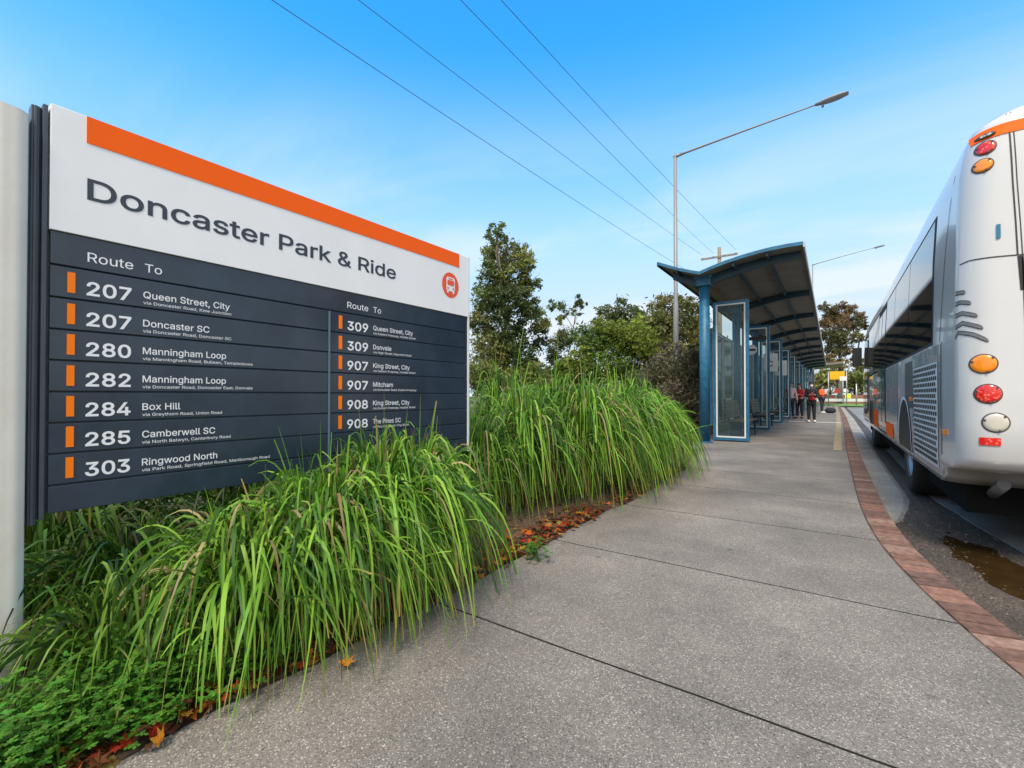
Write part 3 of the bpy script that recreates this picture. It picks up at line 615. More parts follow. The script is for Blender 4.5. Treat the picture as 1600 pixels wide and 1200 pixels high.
def weed_mesh(q, P, h, rg, n=14):
    for i in range(n):
        az = rg.uniform(0, 6.3); el = R(rg.uniform(25, 80)); l_ = h * rg.uniform(0.6, 1.2)
        d = Vector((math.cos(az) * math.cos(el), math.sin(az) * math.cos(el), math.sin(el))); tip = P + d * l_
        g_ = rg.uniform(0.7, 1.3); col = (0.075 * g_, 0.20 * g_, 0.022 * g_); q.cc = col
        sd_ = Vector((-d.y, d.x, 0)).normalized() if abs(d.z) < 0.99 else Vector((1, 0, 0))
        q.poly([P - sd_ * 0.0015, P + sd_ * 0.0015, tip + sd_ * 0.001, tip - sd_ * 0.001])
        hd = Vector((d.x, d.y, 0)).normalized()
        for k in range(5):     # divided leaf: five lobed leaflets
            a2 = (-80, -40, 0, 40, 80)[k]; dl = (hd * math.cos(R(a2)) + sd_ * math.sin(R(a2)) + Vector((0, 0, rg.uniform(-0.25, 0.35)))).normalized(); ll = rg.uniform(0.012, 0.026) * (1.25 if k == 2 else 1)
            pp_ = dl.cross(Vector((0, 0, 1))).normalized(); q.cc = tuple(c * rg.uniform(0.8, 1.35) for c in col)
            q.poly([tip, tip + dl * ll * 0.4 + pp_ * ll * 0.36, tip + dl * ll * 0.5 + pp_ * ll * 0.10, tip + dl * ll * 0.78 + pp_ * ll * 0.24, tip + dl * ll, tip + dl * ll * 0.78 - pp_ * ll * 0.24, tip + dl * ll * 0.5 - pp_ * ll * 0.10, tip + dl * ll * 0.4 - pp_ * ll * 0.36])
wq = MB(); rg = random.Random(5)
for i in range(560):
    t = rg.uniform(-0.9, 1.05); x = path_left(t) - 0.06 - abs(rg.gauss(0.16, 0.25)); 
    if t > 0.6 and rg.random() < 0.5: continue
    weed_mesh(wq, Vector((x, t, 0.0)), rg.uniform(0.06, 0.24), rg, 12)
setting(wq.build('weeds', M['leaf'], colour=True), 'stuff')
wq = MB(); rg = random.Random(8); weed_mesh(wq, Vector((0, 0, 0)), 0.12, rg, 34); weed_mesh(wq, Vector((0.07, -0.05, 0)), 0.10, rg, 20)
o = wq.build('weed', M['leaf'], colour=True); o.location = (-1.66, 2.62, 0.0); tag(o, 'small bright green weed growing out over the path edge by the orange leaves', 'weed')

# ------------------------------------------------------------------ trees and shrubs
def crown_leaves(q, cl_, n, size, cols, rg, flat=0.0):
    vol = [c[1].x * c[1].y * c[1].z for c in cl_]; tot = sum(v ** 0.8 for v in vol)
    for (c, rad), v in zip(cl_, vol):
        tone = rg.uniform(0.7, 1.25); base = rg.choice(cols)
        # each clump is broken into twig tufts so the outline stays uneven
        m = int(n * 1.7 * v ** 0.8 / tot); nt_ = max(3, m // 26)
        for tft in range(nt_):
            while True:
                d = Vector((rg.uniform(-1, 1), rg.uniform(-1, 1), rg.uniform(-1, 1)))
                if 0.25 < d.length < 1: break
            tc_ = c + Vector((d.x * rad.x, d.y * rad.y, d.z * rad.z)); tr_ = min(rad) * rg.uniform(0.18, 0.42); t2 = tone * rg.uniform(0.75, 1.3)
            for k in range(26):
                P = tc_ + Vector((rg.gauss(0, 1), rg.gauss(0, 1), rg.gauss(0, 0.8))) * tr_ * 0.6
                a = Vector((rg.gauss(0, 1), rg.gauss(0, 1), rg.gauss(-0.3, 0.8))).normalized(); b_ = a.cross(Vector((rg.gauss(0, 1), rg.gauss(0, 1), rg.gauss(0, 1)))).normalized()
                s_ = size * 1.12 * rg.uniform(0.6, 1.4); g_ = 1.22 * t2 * rg.uniform(0.7, 1.3); q.cc = tuple(v_ * g_ for v_ in base)
                q.poly([P - a * s_, P + b_ * s_ * 0.33, P + a * s_, P - b_ * s_ * 0.33])
def tree(name, label, cat, px, depth, clumps, n, size, cols, seed, trunk_r=0.12, dz=1.0, group=None, trunk=True, base_py=None, barkm=None):
    """clumps: (px, py, rx, ry) outlines of foliage masses read at this distance"""
    rg = random.Random(seed); b0 = at(px, 618, depth); base = Vector((b0.x, b0.y, -0.15)); root = thing(name, label, cat, base, 0, group)
    cl_ = []
    for (cx_, cy_, rx_, ry_) in clumps:
        c = at(cx_, cy_, depth + rg.uniform(-0.6, 0.6) * dz) - base; k = depth / FPX
        cl_.append((c, Vector((rx_ * k, (rx_ + ry_) * 0.5 * k, ry_ * k))))
    q = MB(); crown_leaves(q, cl_, n * 1.0, size, cols, rg); q.build('crown', M['leaf'], root, colour=True)
    if trunk:
        t_ = MB(); top = max(c.z for c, _ in cl_); mid = Vector((rg.uniform(-0.1, 0.1), rg.uniform(-0.1, 0.1), top * 0.45)); apex = max((c for c, _ in cl_), key=lambda c: c.z)
        t_.tube([(0, 0, 0), (0.03, 0.02, top * 0.2), mid, mid.lerp(apex, 0.6), apex], [trunk_r, trunk_r * 0.85, trunk_r * 0.6, trunk_r * 0.35, trunk_r * 0.1], 8)
        for c, r_ in cl_:
            f = min(0.85, max(0.1, (c.z - r_.z) / max(top, 0.1) - 0.15)); st = Vector((0.02, 0.02, top * f)) if f < 0.45 else mid.lerp(apex, (f - 0.45) / 0.55)
            md = st.lerp(c, 0.5) + Vector((rg.uniform(-.15, .15), rg.uniform(-.15, .15), rg.uniform(-.1, .2))); t_.tube([st, md, c + Vector((0, 0, r_.z * 0.4))], [trunk_r * 0.35, trunk_r * 0.22, trunk_r * 0.06], 6)
            for w_ in range(4):
                e_ = c + Vector((rg.uniform(-1, 1) * r_.x, rg.uniform(-1, 1) * r_.y, rg.uniform(-0.6, 0.9) * r_.z)); t_.tube([md.lerp(c, 0.5), e_], [trunk_r * 0.12, trunk_r * 0.04], 5)
        t_.build('trunk', barkm or M['bark'], root)
    return root
GUM = [(0.11, 0.14, 0.036), (0.14, 0.165, 0.042), (0.08, 0.11, 0.035), (0.19, 0.20, 0.055)]
BUSH = [(0.14, 0.21, 0.028), (0.10, 0.16, 0.028), (0.19, 0.24, 0.035), (0.07, 0.11, 0.028)]
OLIVE = [(0.17, 0.165, 0.05), (0.13, 0.14, 0.045), (0.20, 0.18, 0.06)]
BROWN = [(0.12, 0.10, 0.065), (0.10, 0.085, 0.055), (0.085, 0.085, 0.045), (0.15, 0.12, 0.08)]
RUST = [(0.17, 0.13, 0.065), (0.13, 0.12, 0.055), (0.20, 0.14, 0.075), (0.10, 0.10, 0.045)]
tree('gum_tree', 'tall dark green gum tree just right of the sign', 'tree', 790, 20,
     [(776, 368, 14, 20), (770, 395, 18, 18), (795, 395, 26, 22), (818, 405, 18, 20), (768, 430, 26, 22), (800, 432, 32, 24), (828, 440, 16, 24), (760, 465, 26, 24), (795, 475, 36, 28), (826, 478, 18, 24), (756, 505, 24, 24), (790, 515, 34, 26), (838, 505, 20, 22), (762, 548, 30, 26), (805, 550, 40, 28), (845, 530, 16, 18), (770, 585, 36, 24), (825, 585, 36, 24)], 13500, 0.085, GUM, 1, 0.16)
tree('sapling', 'thin sparse sapling with two small tufts between the gum and the bushes', 'tree', 885, 24,
     [(868, 478, 11, 11), (880, 488, 10, 12), (876, 503, 8, 8), (905, 468, 8, 9), (901, 483, 9, 12), (912, 476, 6, 8), (880, 530, 20, 18), (870, 555, 16, 18)], 1900, 0.085, GUM, 2, 0.05)
tree('leafy_shrub', 'bright green rounded shrub left of the lamp pole', 'shrub', 945, 17,
     [(915, 530, 24, 22), (945, 512, 26, 20), (985, 510, 26, 20), (930, 540, 28, 26), (965, 535, 36, 30), (945, 575, 40, 24), (905, 560, 24, 24), (990, 560, 34, 30), (1000, 535, 30, 26), (960, 600, 60, 24)], 9000, 0.07, BUSH, 3, 0.07)
tree('low_shrub', 'low dark shrub under the tall gum tree', 'shrub', 790, 19, [(750, 590, 30, 26), (790, 600, 34, 24), (830, 595, 30, 26)], 4500, 0.075, GUM, 21, 0.05)
tree('low_shrub', 'low green shrub filling the gap below the sparse sapling', 'shrub', 870, 21, [(860, 600, 26, 24), (895, 590, 24, 26), (880, 575, 16, 14)], 4000, 0.08, BUSH, 22, 0.05)
tree('bushy_tree', 'olive green tree rising behind the rounded shrub', 'tree', 965, 27,
     [(945, 492, 18, 14), (965, 483, 20, 15), (990, 492, 18, 15), (1005, 505, 18, 16), (960, 510, 26, 18), (990, 515, 26, 18), (940, 520, 24, 20), (975, 520, 30, 22), (1005, 525, 22, 22), (915, 540, 18, 18)], 5000, 0.1, GUM, 4, 0.12)
tree('bushy_tree', 'olive brown tree behind the foot of the near lamp pole', 'tree', 1050, 24,
     [(1036, 482, 26, 20), (1062, 476, 20, 18), (1080, 480, 18, 16), (1015, 510, 26, 22), (1045, 515, 30, 24), (1095, 510, 24, 22), (1022, 500, 22, 20), (1055, 500, 30, 22), (1085, 495, 22, 18), (1030, 530, 30, 26), (1075, 530, 32, 28), (1050, 560, 40, 26), (1100, 540, 26, 24)], 8000, 0.095, OLIVE, 5, 0.13)
tree('dry_shrub', 'grey brown twiggy shrub beside the first shelter post', 'shrub', 1068, 14.5,
     [(1050, 590, 36, 34), (1080, 580, 30, 36), (1075, 630, 36, 40), (1040, 630, 34, 34), (1095, 640, 26, 40), (1020, 600, 30, 26), (1090, 550, 16, 18)], 9500, 0.05, BROWN, 6, 0.05)
for i, (t_, lab) in enumerate([(17.5, 'dark screening shrub behind the second shelter bay'), (22, 'dark screening shrub behind the third shelter bay'), (27, 'dark screening shrub behind the fourth shelter bay'), (33, 'dark screening shrub behind the middle of the long shelter'), (41, 'dark screening shrub behind the far half of the long shelter')]):
    P = Vector((-4.6, t_, 0)); rg = random.Random(60 + i); root = thing('screening_shrub', lab, 'shrub', (P.x, P.y, -0.1), 0, 'screening shrubs behind the shelter')
    q = MB(); crown_leaves(q, [(Vector((rg.uniform(-.4, .4), j * 1.1 - 2.2, 1.0 + rg.uniform(0, 0.9))), Vector((0.9, 0.9, 0.9))) for j in range(5)] + [(Vector((0, j * 1.2 - 1.8, 2.4)), Vector((0.7, 0.8, 0.6))) for j in range(4)], 3600, 0.07, OLIVE + BROWN, rg); q.build('crown', M['leaf'], root, colour=True)
    t2 = MB()
    for j in range(5): t2.tube([(0, j * 0.4 - 0.8, 0), (rg.uniform(-.3, .3), j * 1.0 - 2, 1.6)], [0.04, 0.012], 6)
    t2.build('trunk', M['bark'], root)
tree('gum_tree', 'tall reddish brown gum tree beyond the far end of the shelter', 'tree', 1312, 62,
     [(1287, 480, 7, 7), (1300, 488, 10, 10), (1315, 478, 8, 7), (1330, 485, 9, 9), (1345, 497, 8, 10), (1292, 503, 11, 12), (1312, 502, 13, 12), (1334, 507, 12, 12), (1350, 510, 5, 8), (1295, 525, 11, 12), (1315, 525, 13, 13), (1338, 527, 9, 10), (1303, 545, 12, 12), (1322, 548, 9, 9), (1296, 565, 10, 12), (1315, 570, 10, 9), (1336, 565, 6, 10)], 9000, 0.17, RUST, 7, 0.28)
tree('gum_tree', 'dark leafy tree low behind the yellow board at the far end', 'tree', 1335, 80,
     [(1300, 590, 14, 16), (1318, 600, 14, 16), (1338, 592, 12, 18), (1352, 590, 12, 18), (1345, 570, 8, 10), (1280, 595, 14, 16)], 5000, 0.2, OLIVE, 8, 0.25)
fw = MB(); rg = random.Random(77)
for i in range(46):
    x = -75 + 3.4 * i + rg.uniform(-1, 1); y = 92 + rg.uniform(-4, 8); h_ = rg.uniform(4, 8)
    fw.cc = (0.1, 0.08, 0.06); fw.tube([(x, y, -0.2), (x, y, h_ * 0.7)], [0.25, 0.08], 6)
    crown_leaves(fw, [(Vector((x + rg.uniform(-1.5, 1.5), y + rg.uniform(-1, 1), h_ * f)), Vector((2.2, 2.2, 1.5))) for f in (0.3, 0.55, 0.8, 1.0)], 330, 0.36, OLIVE + GUM, rg)
setting(fw.build('far_woodland', M['leaf'], colour=True), 'stuff')

# ------------------------------------------------------------------ bus shelter
T0, BAY, NB = 11.35, 4.35, 11
PX = -2.44
prof_r = [(-2.44, 3.90), (-2.3, 3.945), (-2.1, 4.005), (-1.9, 4.055), (-1.6, 4.115), (-1.3, 4.16), (-1.0, 4.19), (-0.7, 4.20), (-0.52, 4.198), (-0.46, 4.195)]
prof_l = [(-2.44, 3.90), (-2.6, 3.95), (-2.9, 4.06), (-3.15, 4.17), (-3.37, 4.27)]
sh = thing('bus_shelter', 'long blue bus shelter with a curved winged roof along the platform', 'bus shelter', (PX, T0, 0))
YA, YB = -0.5, BAY * (NB - 1) + 0.6
rf = MB(); prof = prof_l[::-1] + prof_r[1:]
prof = [(a_, b_ - 0.05) for a_, b_ in prof]; prof_r = [(a_, b_ - 0.05) for a_, b_ in prof_r]; prof_l = [(a_, b_ - 0.05) for a_, b_ in prof_l]
up = [(x - PX, z + 0.045) for x, z in prof]; lo = [(x - PX, z) for x, z in prof]
rf.mi = 0; rf.smooth = True
nS = 40; ys = [YA + (YB - YA) * i / nS for i in range(nS + 1)]
rf.grid([[(x, y, z) for x, z in lo] for y in ys])
rf.mi = 1; rf.grid([[(x, y, z) for x, z in up] for y in ys], flip=True)
rf.smooth = False; rf.mi = 1
for y, fl in ((YA, 0), (YB, 1)): rf.grid([[(x, y, z) for x, z in lo], [(x, y, z) for x, z in up]], flip=bool(fl))
roof = rf.build('roof', [M['roofpan'], M['rooftop']], sh)
b = MB(); x, z = prof_r[-1]; b.box(x - PX + 0.001, x - PX + 0.03, YA, YB, z - 0.05, z + 0.075); b.build('gutter_edge', M['fascia'], sh, 0.004)
b = MB(); x, z = prof_l[-1]; b.box(x - PX - 0.03, x - PX - 0.001, YA, YB, z - 0.04, z + 0.06); b.build('rear_edge', M['bluedk'], sh, 0.004)
b = MB(); b.grid([[(x - PX, YA - 0.012, z - 0.012) for x, z in prof], [(x - PX, YA - 0.012, z + 0.06) for x, z in prof]]); b.grid([[(x - PX, YA - 0.012, z + 0.06) for x, z in prof], [(x - PX, YA + 0.05, z + 0.06) for x, z in prof]]); b.build('end_trim', M['blue'], sh)
for x, z in ((-1.75, 4.02), (-1.1, 4.12), (-2.95, 4.06)):
    b = MB(); b.box(x - PX - 0.025, x - PX + 0.025, YA + 0.05, YB - 0.05, z - 0.085, z - 0.001); b.build('purlin', M['bluedk'], sh)
def rib_mesh(y):
    q = MB()
    pr = [(x - PX, z - 0.15 - 0.07 * max(0, 1 - abs(x - PX) / 2.2)) for x, z in prof if -3.3 < x < -0.47]
    pt = [(x - PX, z - 0.004) for x, z in prof if -3.3 < x < -0.47]
    for yy, fl in ((y - 0.05, 0), (y + 0.05, 1)): q.grid([[(a, yy, c) for a, c in pr], [(a, yy, c) for a, c in pt]], flip=bool(fl))
    q.grid([[(a, y - 0.05, c) for a, c in pr], [(a, y + 0.05, c) for a, c in pr]], flip=True)
    return q
for k in range(NB):
    y = k * BAY
    q = MB(); q.tube([(0, y, -0.06), (0, y, 3.72)], 0.115, 20); q.tube([(0, y, 0.0), (0, y, 0.03)], 0.17, 20); q.build('post', M['blue'], sh)
    q = MB(); q.box(-0.16, 0.16, y - 0.15, y + 0.15, 3.66, 3.87); q.box(-0.2, 0.2, y - 0.18, y + 0.18, 3.82, 3.90); q.build('post_cap', M['blue'], sh, 0.012)
    rib_mesh(y).build('rib', M['bluedk'], sh)
def framed(parent, name, origin, axis, wd, z0, z1, bar=0.07, dep=0.09, trim=True):
    """glazed panel standing at origin, running along axis (unit x or y)"""
    a = Vector(axis); nrm = Vector((-a.y, a.x, 0)); o = Vector(origin)
    def bx(q, s0, s1, zz0, zz1, dp): 
        c = [o + a * s + nrm * n_ + Vector((0, 0, z_)) for z_ in (zz0, zz1) for n_ in (-dp / 2, dp / 2) for s in (s0, s1)]
        ids = [q.vert(v) for v in c]
        for f in ((0, 2, 3, 1), (4, 5, 7, 6), (0, 1, 5, 4), (1, 3, 7, 5), (3, 2, 6, 7), (2, 0, 4, 6)): q.face([ids[i] for i in f])
    q = MB(); bx(q, 0, bar, z0, z1, dep); bx(q, wd - bar, wd, z0, z1, dep); bx(q, bar, wd - bar, z0, z0 + bar, dep - 0.006); bx(q, bar, wd - bar, z1 - bar, z1, dep - 0.006)
    fr = q.build(name, M['blue'], parent, 0.004)
    if trim:
        q = MB(); t_ = 0.028; dp = dep + 0.01
        bx(q, bar - 0.002, bar + t_, z0 + bar, z1 - bar, dp); bx(q, wd - bar - t_, wd - bar + 0.002, z0 + bar, z1 - bar, dp); bx(q, bar + t_, wd - bar - t_, z0 + bar - 0.002, z0 + bar + t_, dp - 0.004); bx(q, bar + t_, wd - bar - t_, z1 - bar - t_, z1 - bar + 0.002, dp - 0.004)
        q.build('trim', M['trim'], fr)
    q = MB(); bx(q, bar + 0.004, wd - bar - 0.004, z0 + bar + 0.004, z1 - bar - 0.004, 0.012); q.build('pane', M['glass'], fr)
    return fr
for k in range(NB - 1):
    y = k * BAY + 0.55
    fr = framed(sh, 'wind_screen', (0.08, y, 0), (1, 0, 0), 0.78, 0.03, 3.36 if k == 0 else 3.3)
    if k == 1:
        q = MB(); q.tube([(0.36, y - 0.056, 2.55), (0.36, y - 0.062, 2.55)], 0.16, 24); q.build('round_notice', M['trim'], fr)
        q = MB(); q.box(0.24, 0.48, y - 0.07, y - 0.064, 2.52, 2.58); q.build('notice_bar', M['black'], fr)
        q = MB(); q.box(0.20, 0.78, y - 0.06, y - 0.05, 2.85, 2.96); q.build('stop_header', M['black'], fr)
    if k in (2, 3):
        q = MB(); q.box(0.22, 0.72, y - 0.062, y - 0.05, 2.05, 2.75); nb = q.build('notice_board', M['trim'], fr)
        put_text('C' if k == 2 else 'D', 0.36, 2.25, y - 0.066, M['text_dark'], nb, cap=0.3, bold=0.02)
    framed(sh, 'rear_screen', (-0.02, k * BAY + 0.75, 0), (0, 1, 0), 1.5, 0.35, 2.75, 0.05, 0.06, True)
    framed(sh, 'rear_screen', (-0.02, k * BAY + 2.3, 0), (0, 1, 0), 1.5, 0.35, 2.75, 0.05, 0.06, True)
# benches
def bench(label, y):
    t = thing('bench', label, 'bench', (PX + 0.28, y, 0), 0, 'slatted benches inside the shelter')
    q = MB()
    for i in range(5): q.box(0.02 + i * 0.088, 0.098 + i * 0.088, -0.95, 0.95, 0.43, 0.465)
    q.build('seat', M['wood'], t, 0.004)
    q = MB()
    for i in range(5): q.box(-0.03 - i * 0.018, -0.0 - i * 0.018, -0.95, 0.95, 0.52 + i * 0.095, 0.60 + i * 0.095)
    q.build('backrest', M['wood'], t, 0.004)
    for s in (-0.75, 0.75):
        q = MB(); q.bar((0.05, s, 0), (0.05, s, 0.43), 0.05, 0.05, (0, 1, 0)); q.bar((0.40, s, 0), (0.40, s, 0.43), 0.05, 0.05, (0, 1, 0)); q.bar((-0.02, s, 0.405), (0.44, s, 0.405), 0.05, 0.05); q.bar((0.0, s, 0.42), (-0.12, s, 1.0), 0.05, 0.04, (0, 1, 0)); q.build('leg', M['bluedk'], t)
    return t
bn = ['slatted bench seen through the first glass screen', 'slatted bench behind the second glass screen', 'slatted bench behind the third glass screen', 'slatted bench behind the fourth glass screen', 'slatted bench in the shadowed middle of the shelter', 'slatted bench near the far end of the shelter']
for i, lb in enumerate(bn):
    if i == 0: b0 = bench(lb, T0 + 2.2)
    else: c = copy_tree(b0); c.location = (PX + 0.28, T0 + 2.2 + i * BAY, 0); c['label'] = lb

# further canopy beyond
c2 = thing('canopy', 'small flat far canopy with a pale edge past the end of the long shelter', 'canopy', (-0.6, 57, 0))
q = MB(); q.poly([(-2.5, 0, 4.0), (-2.5, 7, 4.0), (1.6, 7, 4.35), (1.6, 0, 4.35)]); q.prism([(-2.5, 0, 4.02), (1.6, 0, 4.37), (1.6, 0, 4.55), (-2.5, 0, 4.14)], (0, 7, 0)); q.build('roof', M['roofpan'], c2)
q = MB(); q.box(1.602, 1.68, -0.02, 7.02, 4.33, 4.58); q.build('edge_strip', M['trim'], c2)
for yy in (0.6, 6.2):
    q = MB(); q.tube([(-1.2, yy, -0.05), (-1.2, yy, 4.1)], 0.11, 12); q.build('post', M['blue'], c2)

# ------------------------------------------------------------------ street lamps, power pole, wires
def lamp(label, x, y, h, arm, rise, rb=0.105, rt=0.045):
    t = thing('street_lamp', label, 'street lamp', (x, y, -0.1), 0, 'street lamps beside the platform'); h += 0.1
    q = MB(); q.tube([(0, 0, 0), (0, 0, h * 0.45), (0, 0, h * 0.46), (0, 0, h)], [rb, rb * 0.72, rb * 0.58, rt], 14); q.tube([(0, 0, 0), (0, 0, 0.04)], rb * 2, 12); q.build('pole', M['lampgrey'], t)
    q = MB(); n = 8; pts = [(0.0 + arm * i / n, 0, h - 0.06 + rise * (i / n) * (1 - 0.12 * (i / n))) for i in range(n + 1)]; q.tube(pts, [0.042 - 0.018 * i / n for i in range(n + 1)], 10); q.tube([(-0.06, 0, h - 0.08), (0.22, 0, h - 0.03)], 0.06, 10); q.build('arm', M['lampgrey'], t)
    hx, hz_ = pts[-1][0], pts[-1][2]; sl = rise / arm * 0.8
    q = MB(); q.smooth = True; rows = []
    for i in range(9):
        f = i / 8; x_ = hx - 0.08 + 0.86 * f; wd = 0.06 + 0.10 * math.sin(min(1, f * 1.6) * math.pi / 2) * (1 - 0.5 * max(0, f - 0.75) / 0.25); ht = 0.035 + 0.045 * math.sin(f * math.pi)
        zc = hz_ + (x_ - hx) * sl
        rows.append([(x_, wd * math.cos(a * math.pi / 8), zc + ht * math.sin(a * math.pi / 8)) for a in range(16)])
    ids = q.grid(rows, True, True); q.face(ids[0]); q.face(ids[-1][::-1]); hd = q.build('lamp_head', M['lampgrey'], t)
    q = MB(); q.tube([(hx + 0.12, 0, hz_ - 0.02), (hx + 0.12, 0, hz_ - 0.15)], 0.035, 10); q.build('sensor', M['lampgrey'], hd)
    q = MB(); q.box(hx + 0.3, hx + 0.72, -0.10, 0.10, hz_ + 0.02, hz_ + 0.06); q.build('lens', M['lens'], hd)
lamp('tall galvanised street lamp rising left of the shelter roof', -4.75, 17.4, 10.12, 4.45, 0.38, 0.125, 0.06)
lamp('far thin street lamp seen above the shelter roof edge', -1.55, 56.0, 14.6, 5.0, 0.95, 0.12, 0.05)

pp_ = at(1124, 400, 31); pole = thing('power_pole', 'timber power pole with one crossarm behind the shelter', 'power pole', (pp_.x, pp_.y, -0.1))
q = MB(); q.tube([(0, 0, 0), (0, 0, 6), (0, 0, 11.3)], [0.17, 0.145, 0.11], 12); q.build('pole', M['timber'], pole)
q = MB(); q.box(-1.15, 1.15, -0.16, -0.115 + 0.0, 10.55, 10.68); ca = q.build('crossarm', M['timber'], pole)
wa = Vector((pp_.x, pp_.y - 0.14, 0)); AX = [-1.05, -0.35, 0.35, 1.05]
for xo in AX:
    q = MB(); q.tube([(xo, -0.14, 10.68), (xo, -0.14, 10.74), (xo, -0.14, 10.8)], [0.03, 0.05, 0.025], 10); q.build('insulator', M['trim'], pole)
def wire(label, x0, z0, pxtop, zt):
    A_ = Vector((wa.x + x0, wa.y, z0)); d = at(pxtop, 0, 1) - Vector((0, 0, CAM_H)); k = (zt - CAM_H) / d.z; B_ = Vector((0, 0, CAM_H)) + d * k   # where the wire leaves the photo
    dirv = B_ - A_; pts = []
    for i in range(49):
        f = i / 24; P = A_ + dirv * f; P.z += -0.55 * f * (1 - f) * (1 if f < 1 else 0.6); pts.append(P)
    q = MB(); q.tube(pts, 0.008, 6); o = q.build('power_line', M['wire']); tag(o, label, 'cable', 'power lines overhead')
wire('lowest leftmost of the four overhead wires', -1.05, 9.1, 425, 8.8)
wire('second overhead wire from the left', -1.05, 10.8, 560, 10.4)
wire('third overhead wire from the left', -0.35, 10.8, 720, 10.6)
wire('rightmost steepest overhead wire', 1.05, 10.8, 783, 10.7)

# ------------------------------------------------------------------ bus
BX, RC = 2.02, 0.20
def itp(z, tab):
    zz = [a for a, _ in tab]; vv = [b_ for _, b_ in tab]; return float(np.interp(z, zz, vv))
HW = [(0.36, 1.235), (0.5, 1.255), (1.6, 1.255), (2.3, 1.24), (2.75, 1.215), (2.95, 1.185), (3.08, 1.14), (3.15, 1.06), (3.20, 0.93), (3.23, 0.70), (3.245, 0.3)]
Y0 = [(0.36, 5.30), (0.50, 5.02), (0.54, 4.74), (0.58, 4.64), (0.64, 4.60), (2.3, 4.60), (2.8, 4.62), (3.08, 4.65), (3.15, 4.69), (3.20, 4.78), (3.23, 5.0), (3.245, 5.4)]
hw = lambda z: itp(z, HW)
y0 = lambda z: itp(z, Y0)
YF = 17.25
def outline(z, n=8):
    h_, a, bk_ = hw(z), y0(z), YF - (0.5 * max(0, (z - 1.2) / 2) ** 1.5) - (0.3 if z > 3.05 else 0)
    r = min(RC, h_ * 0.5); P = []
    for cx_, cy_, a0 in ((-h_ + r, a + r, 180), (h_ - r, a + r, 270), (h_ - r, bk_ - r, 0), (-h_ + r, bk_ - r, 90)):
        P += [(BX + cx_ + r * math.cos(R(a0 + 90 * k / n)), cy_ + r * math.sin(R(a0 + 90 * k / n)), z) for k in range(n + 1)]
    return P
bus = thing('bus', 'white city bus with orange stripe parked at the kerb, seen from behind', 'bus', (0, 0, 0))
q = MB(); q.smooth = True; zl = [0.36, 0.43, 0.50, 0.52, 0.54, 0.56, 0.58, 0.61, 0.64, 0.9, 1.3, 1.6, 1.95, 2.3, 2.55, 2.75, 2.88, 2.97, 3.03, 3.08, 3.12, 3.15, 3.18, 3.20, 3.22, 3.235, 3.245]
ids = q.grid([outline(z) for z in zl], True); q.face(ids[-1]); q.mi = 1; q.face(ids[0][::-1])
body = q.build('body', [M['buswhite'], M['underside']], bus)
def rear_y(d, z):
    xl = BX - hw(z); e = max(0.004, d - xl)
    return y0(z) + (RC - math.sqrt(max(0, RC * RC - (RC - e) ** 2)) if e < RC else 0)
def side_x(t, z): 
    e = max(0.002, t - y0(z)); return BX - hw(z) + (RC - math.sqrt(max(0, RC * RC - (RC - e) ** 2)) if e < RC else 0)
def rp(d, z, o=0.004): return Vector((d, rear_y(d, z) - o, z))
def sp(t, z, o=0.004): return Vector((side_x(t, z) - o, t, z))
def side_panel(name, t0, t1, z0, z1, m, parent=bus, o=0.004, r=0.0, nz=6, slant=0.0):
    q = MB(); q.smooth = True; rows = []
    for i in range(nz + 1):
        z = z0 + (z1 - z0) * i / nz; rows.append([sp(t0 + (t1 - t0) * k / 8 + slant * (z - z0), z, o) for k in range(9)])
    q.grid(rows, flip=True); return q.build(name, m, parent)
# glass band: windows divided by thin dark gaps
for a, b_ in ((5.72, 7.30), (7.33, 8.85), (8.88, 10.15), (11.75, 13.3), (13.33, 14.9)):
    side_panel('side_window', a, b_, 1.60, 2.72, M['busglass'], o=0.006)
side_panel('window_surround', 5.66, 14.95, 1.565, 2.755, M['seam'], o=0.003)
for a, b_ in ((10.18, 11.72), (14.98, 16.5)):
    dr = side_panel('door', a, b_, 0.42, 2.74, M['black'], o=0.004); 
    side_panel('door_glass', a + 0.07, (a + b_) / 2 - 0.04, 0.6, 2.62, M['busglass'], dr, 0.008); side_panel('door_glass', (a + b_) / 2 + 0.04, b_ - 0.07, 0.6, 2.62, M['busglass'], dr, 0.008)
side_panel('lower_panel', 5.3, 7.0, 0.42, 1.545, M['bussilver'], o=0.003)
side_panel('lower_panel', 8.45, 10.15, 0.42, 1.545, M['bussilver'], o=0.003)
side_panel('lower_panel', 11.75, 13.05, 0.42, 1.545, M['bussilver'], o=0.003)
side_panel('service_door', 6.98, 7.6, 0.95, 1.5, mat('bus_dark_panel', (0.10, 0.105, 0.11), 0.3), o=0.005)
side_panel('orange_panel', 9.0, 10.12, 0.44, 0.66, M['orange'], o=0.006); side_panel('orange_panel', 11.8, 13.0, 0.44, 0.8, M['orange'], o=0.006)
# grille: rows of punched holes on a lighter sheet
q = MB(); q.smooth = True; gr = side_panel('grille', 5.42, 6.86, 0.46, 1.40, M['trim'], o=0.006)
q = MB()
for i in range(17):
    for k in range(14):
        tt = 5.47 + k * 0.0985 + (0.049 if i % 2 else 0); zz = 0.49 + i * 0.0535
        if tt > 6.80: continue
        q.poly([sp(tt + dx, zz + dz_, 0.009) for dx, dz_ in ((0, 0), (0, 0.036), (0.058, 0.036), (0.058, 0))][::-1])
q.build('grille_holes', M['black'], gr)
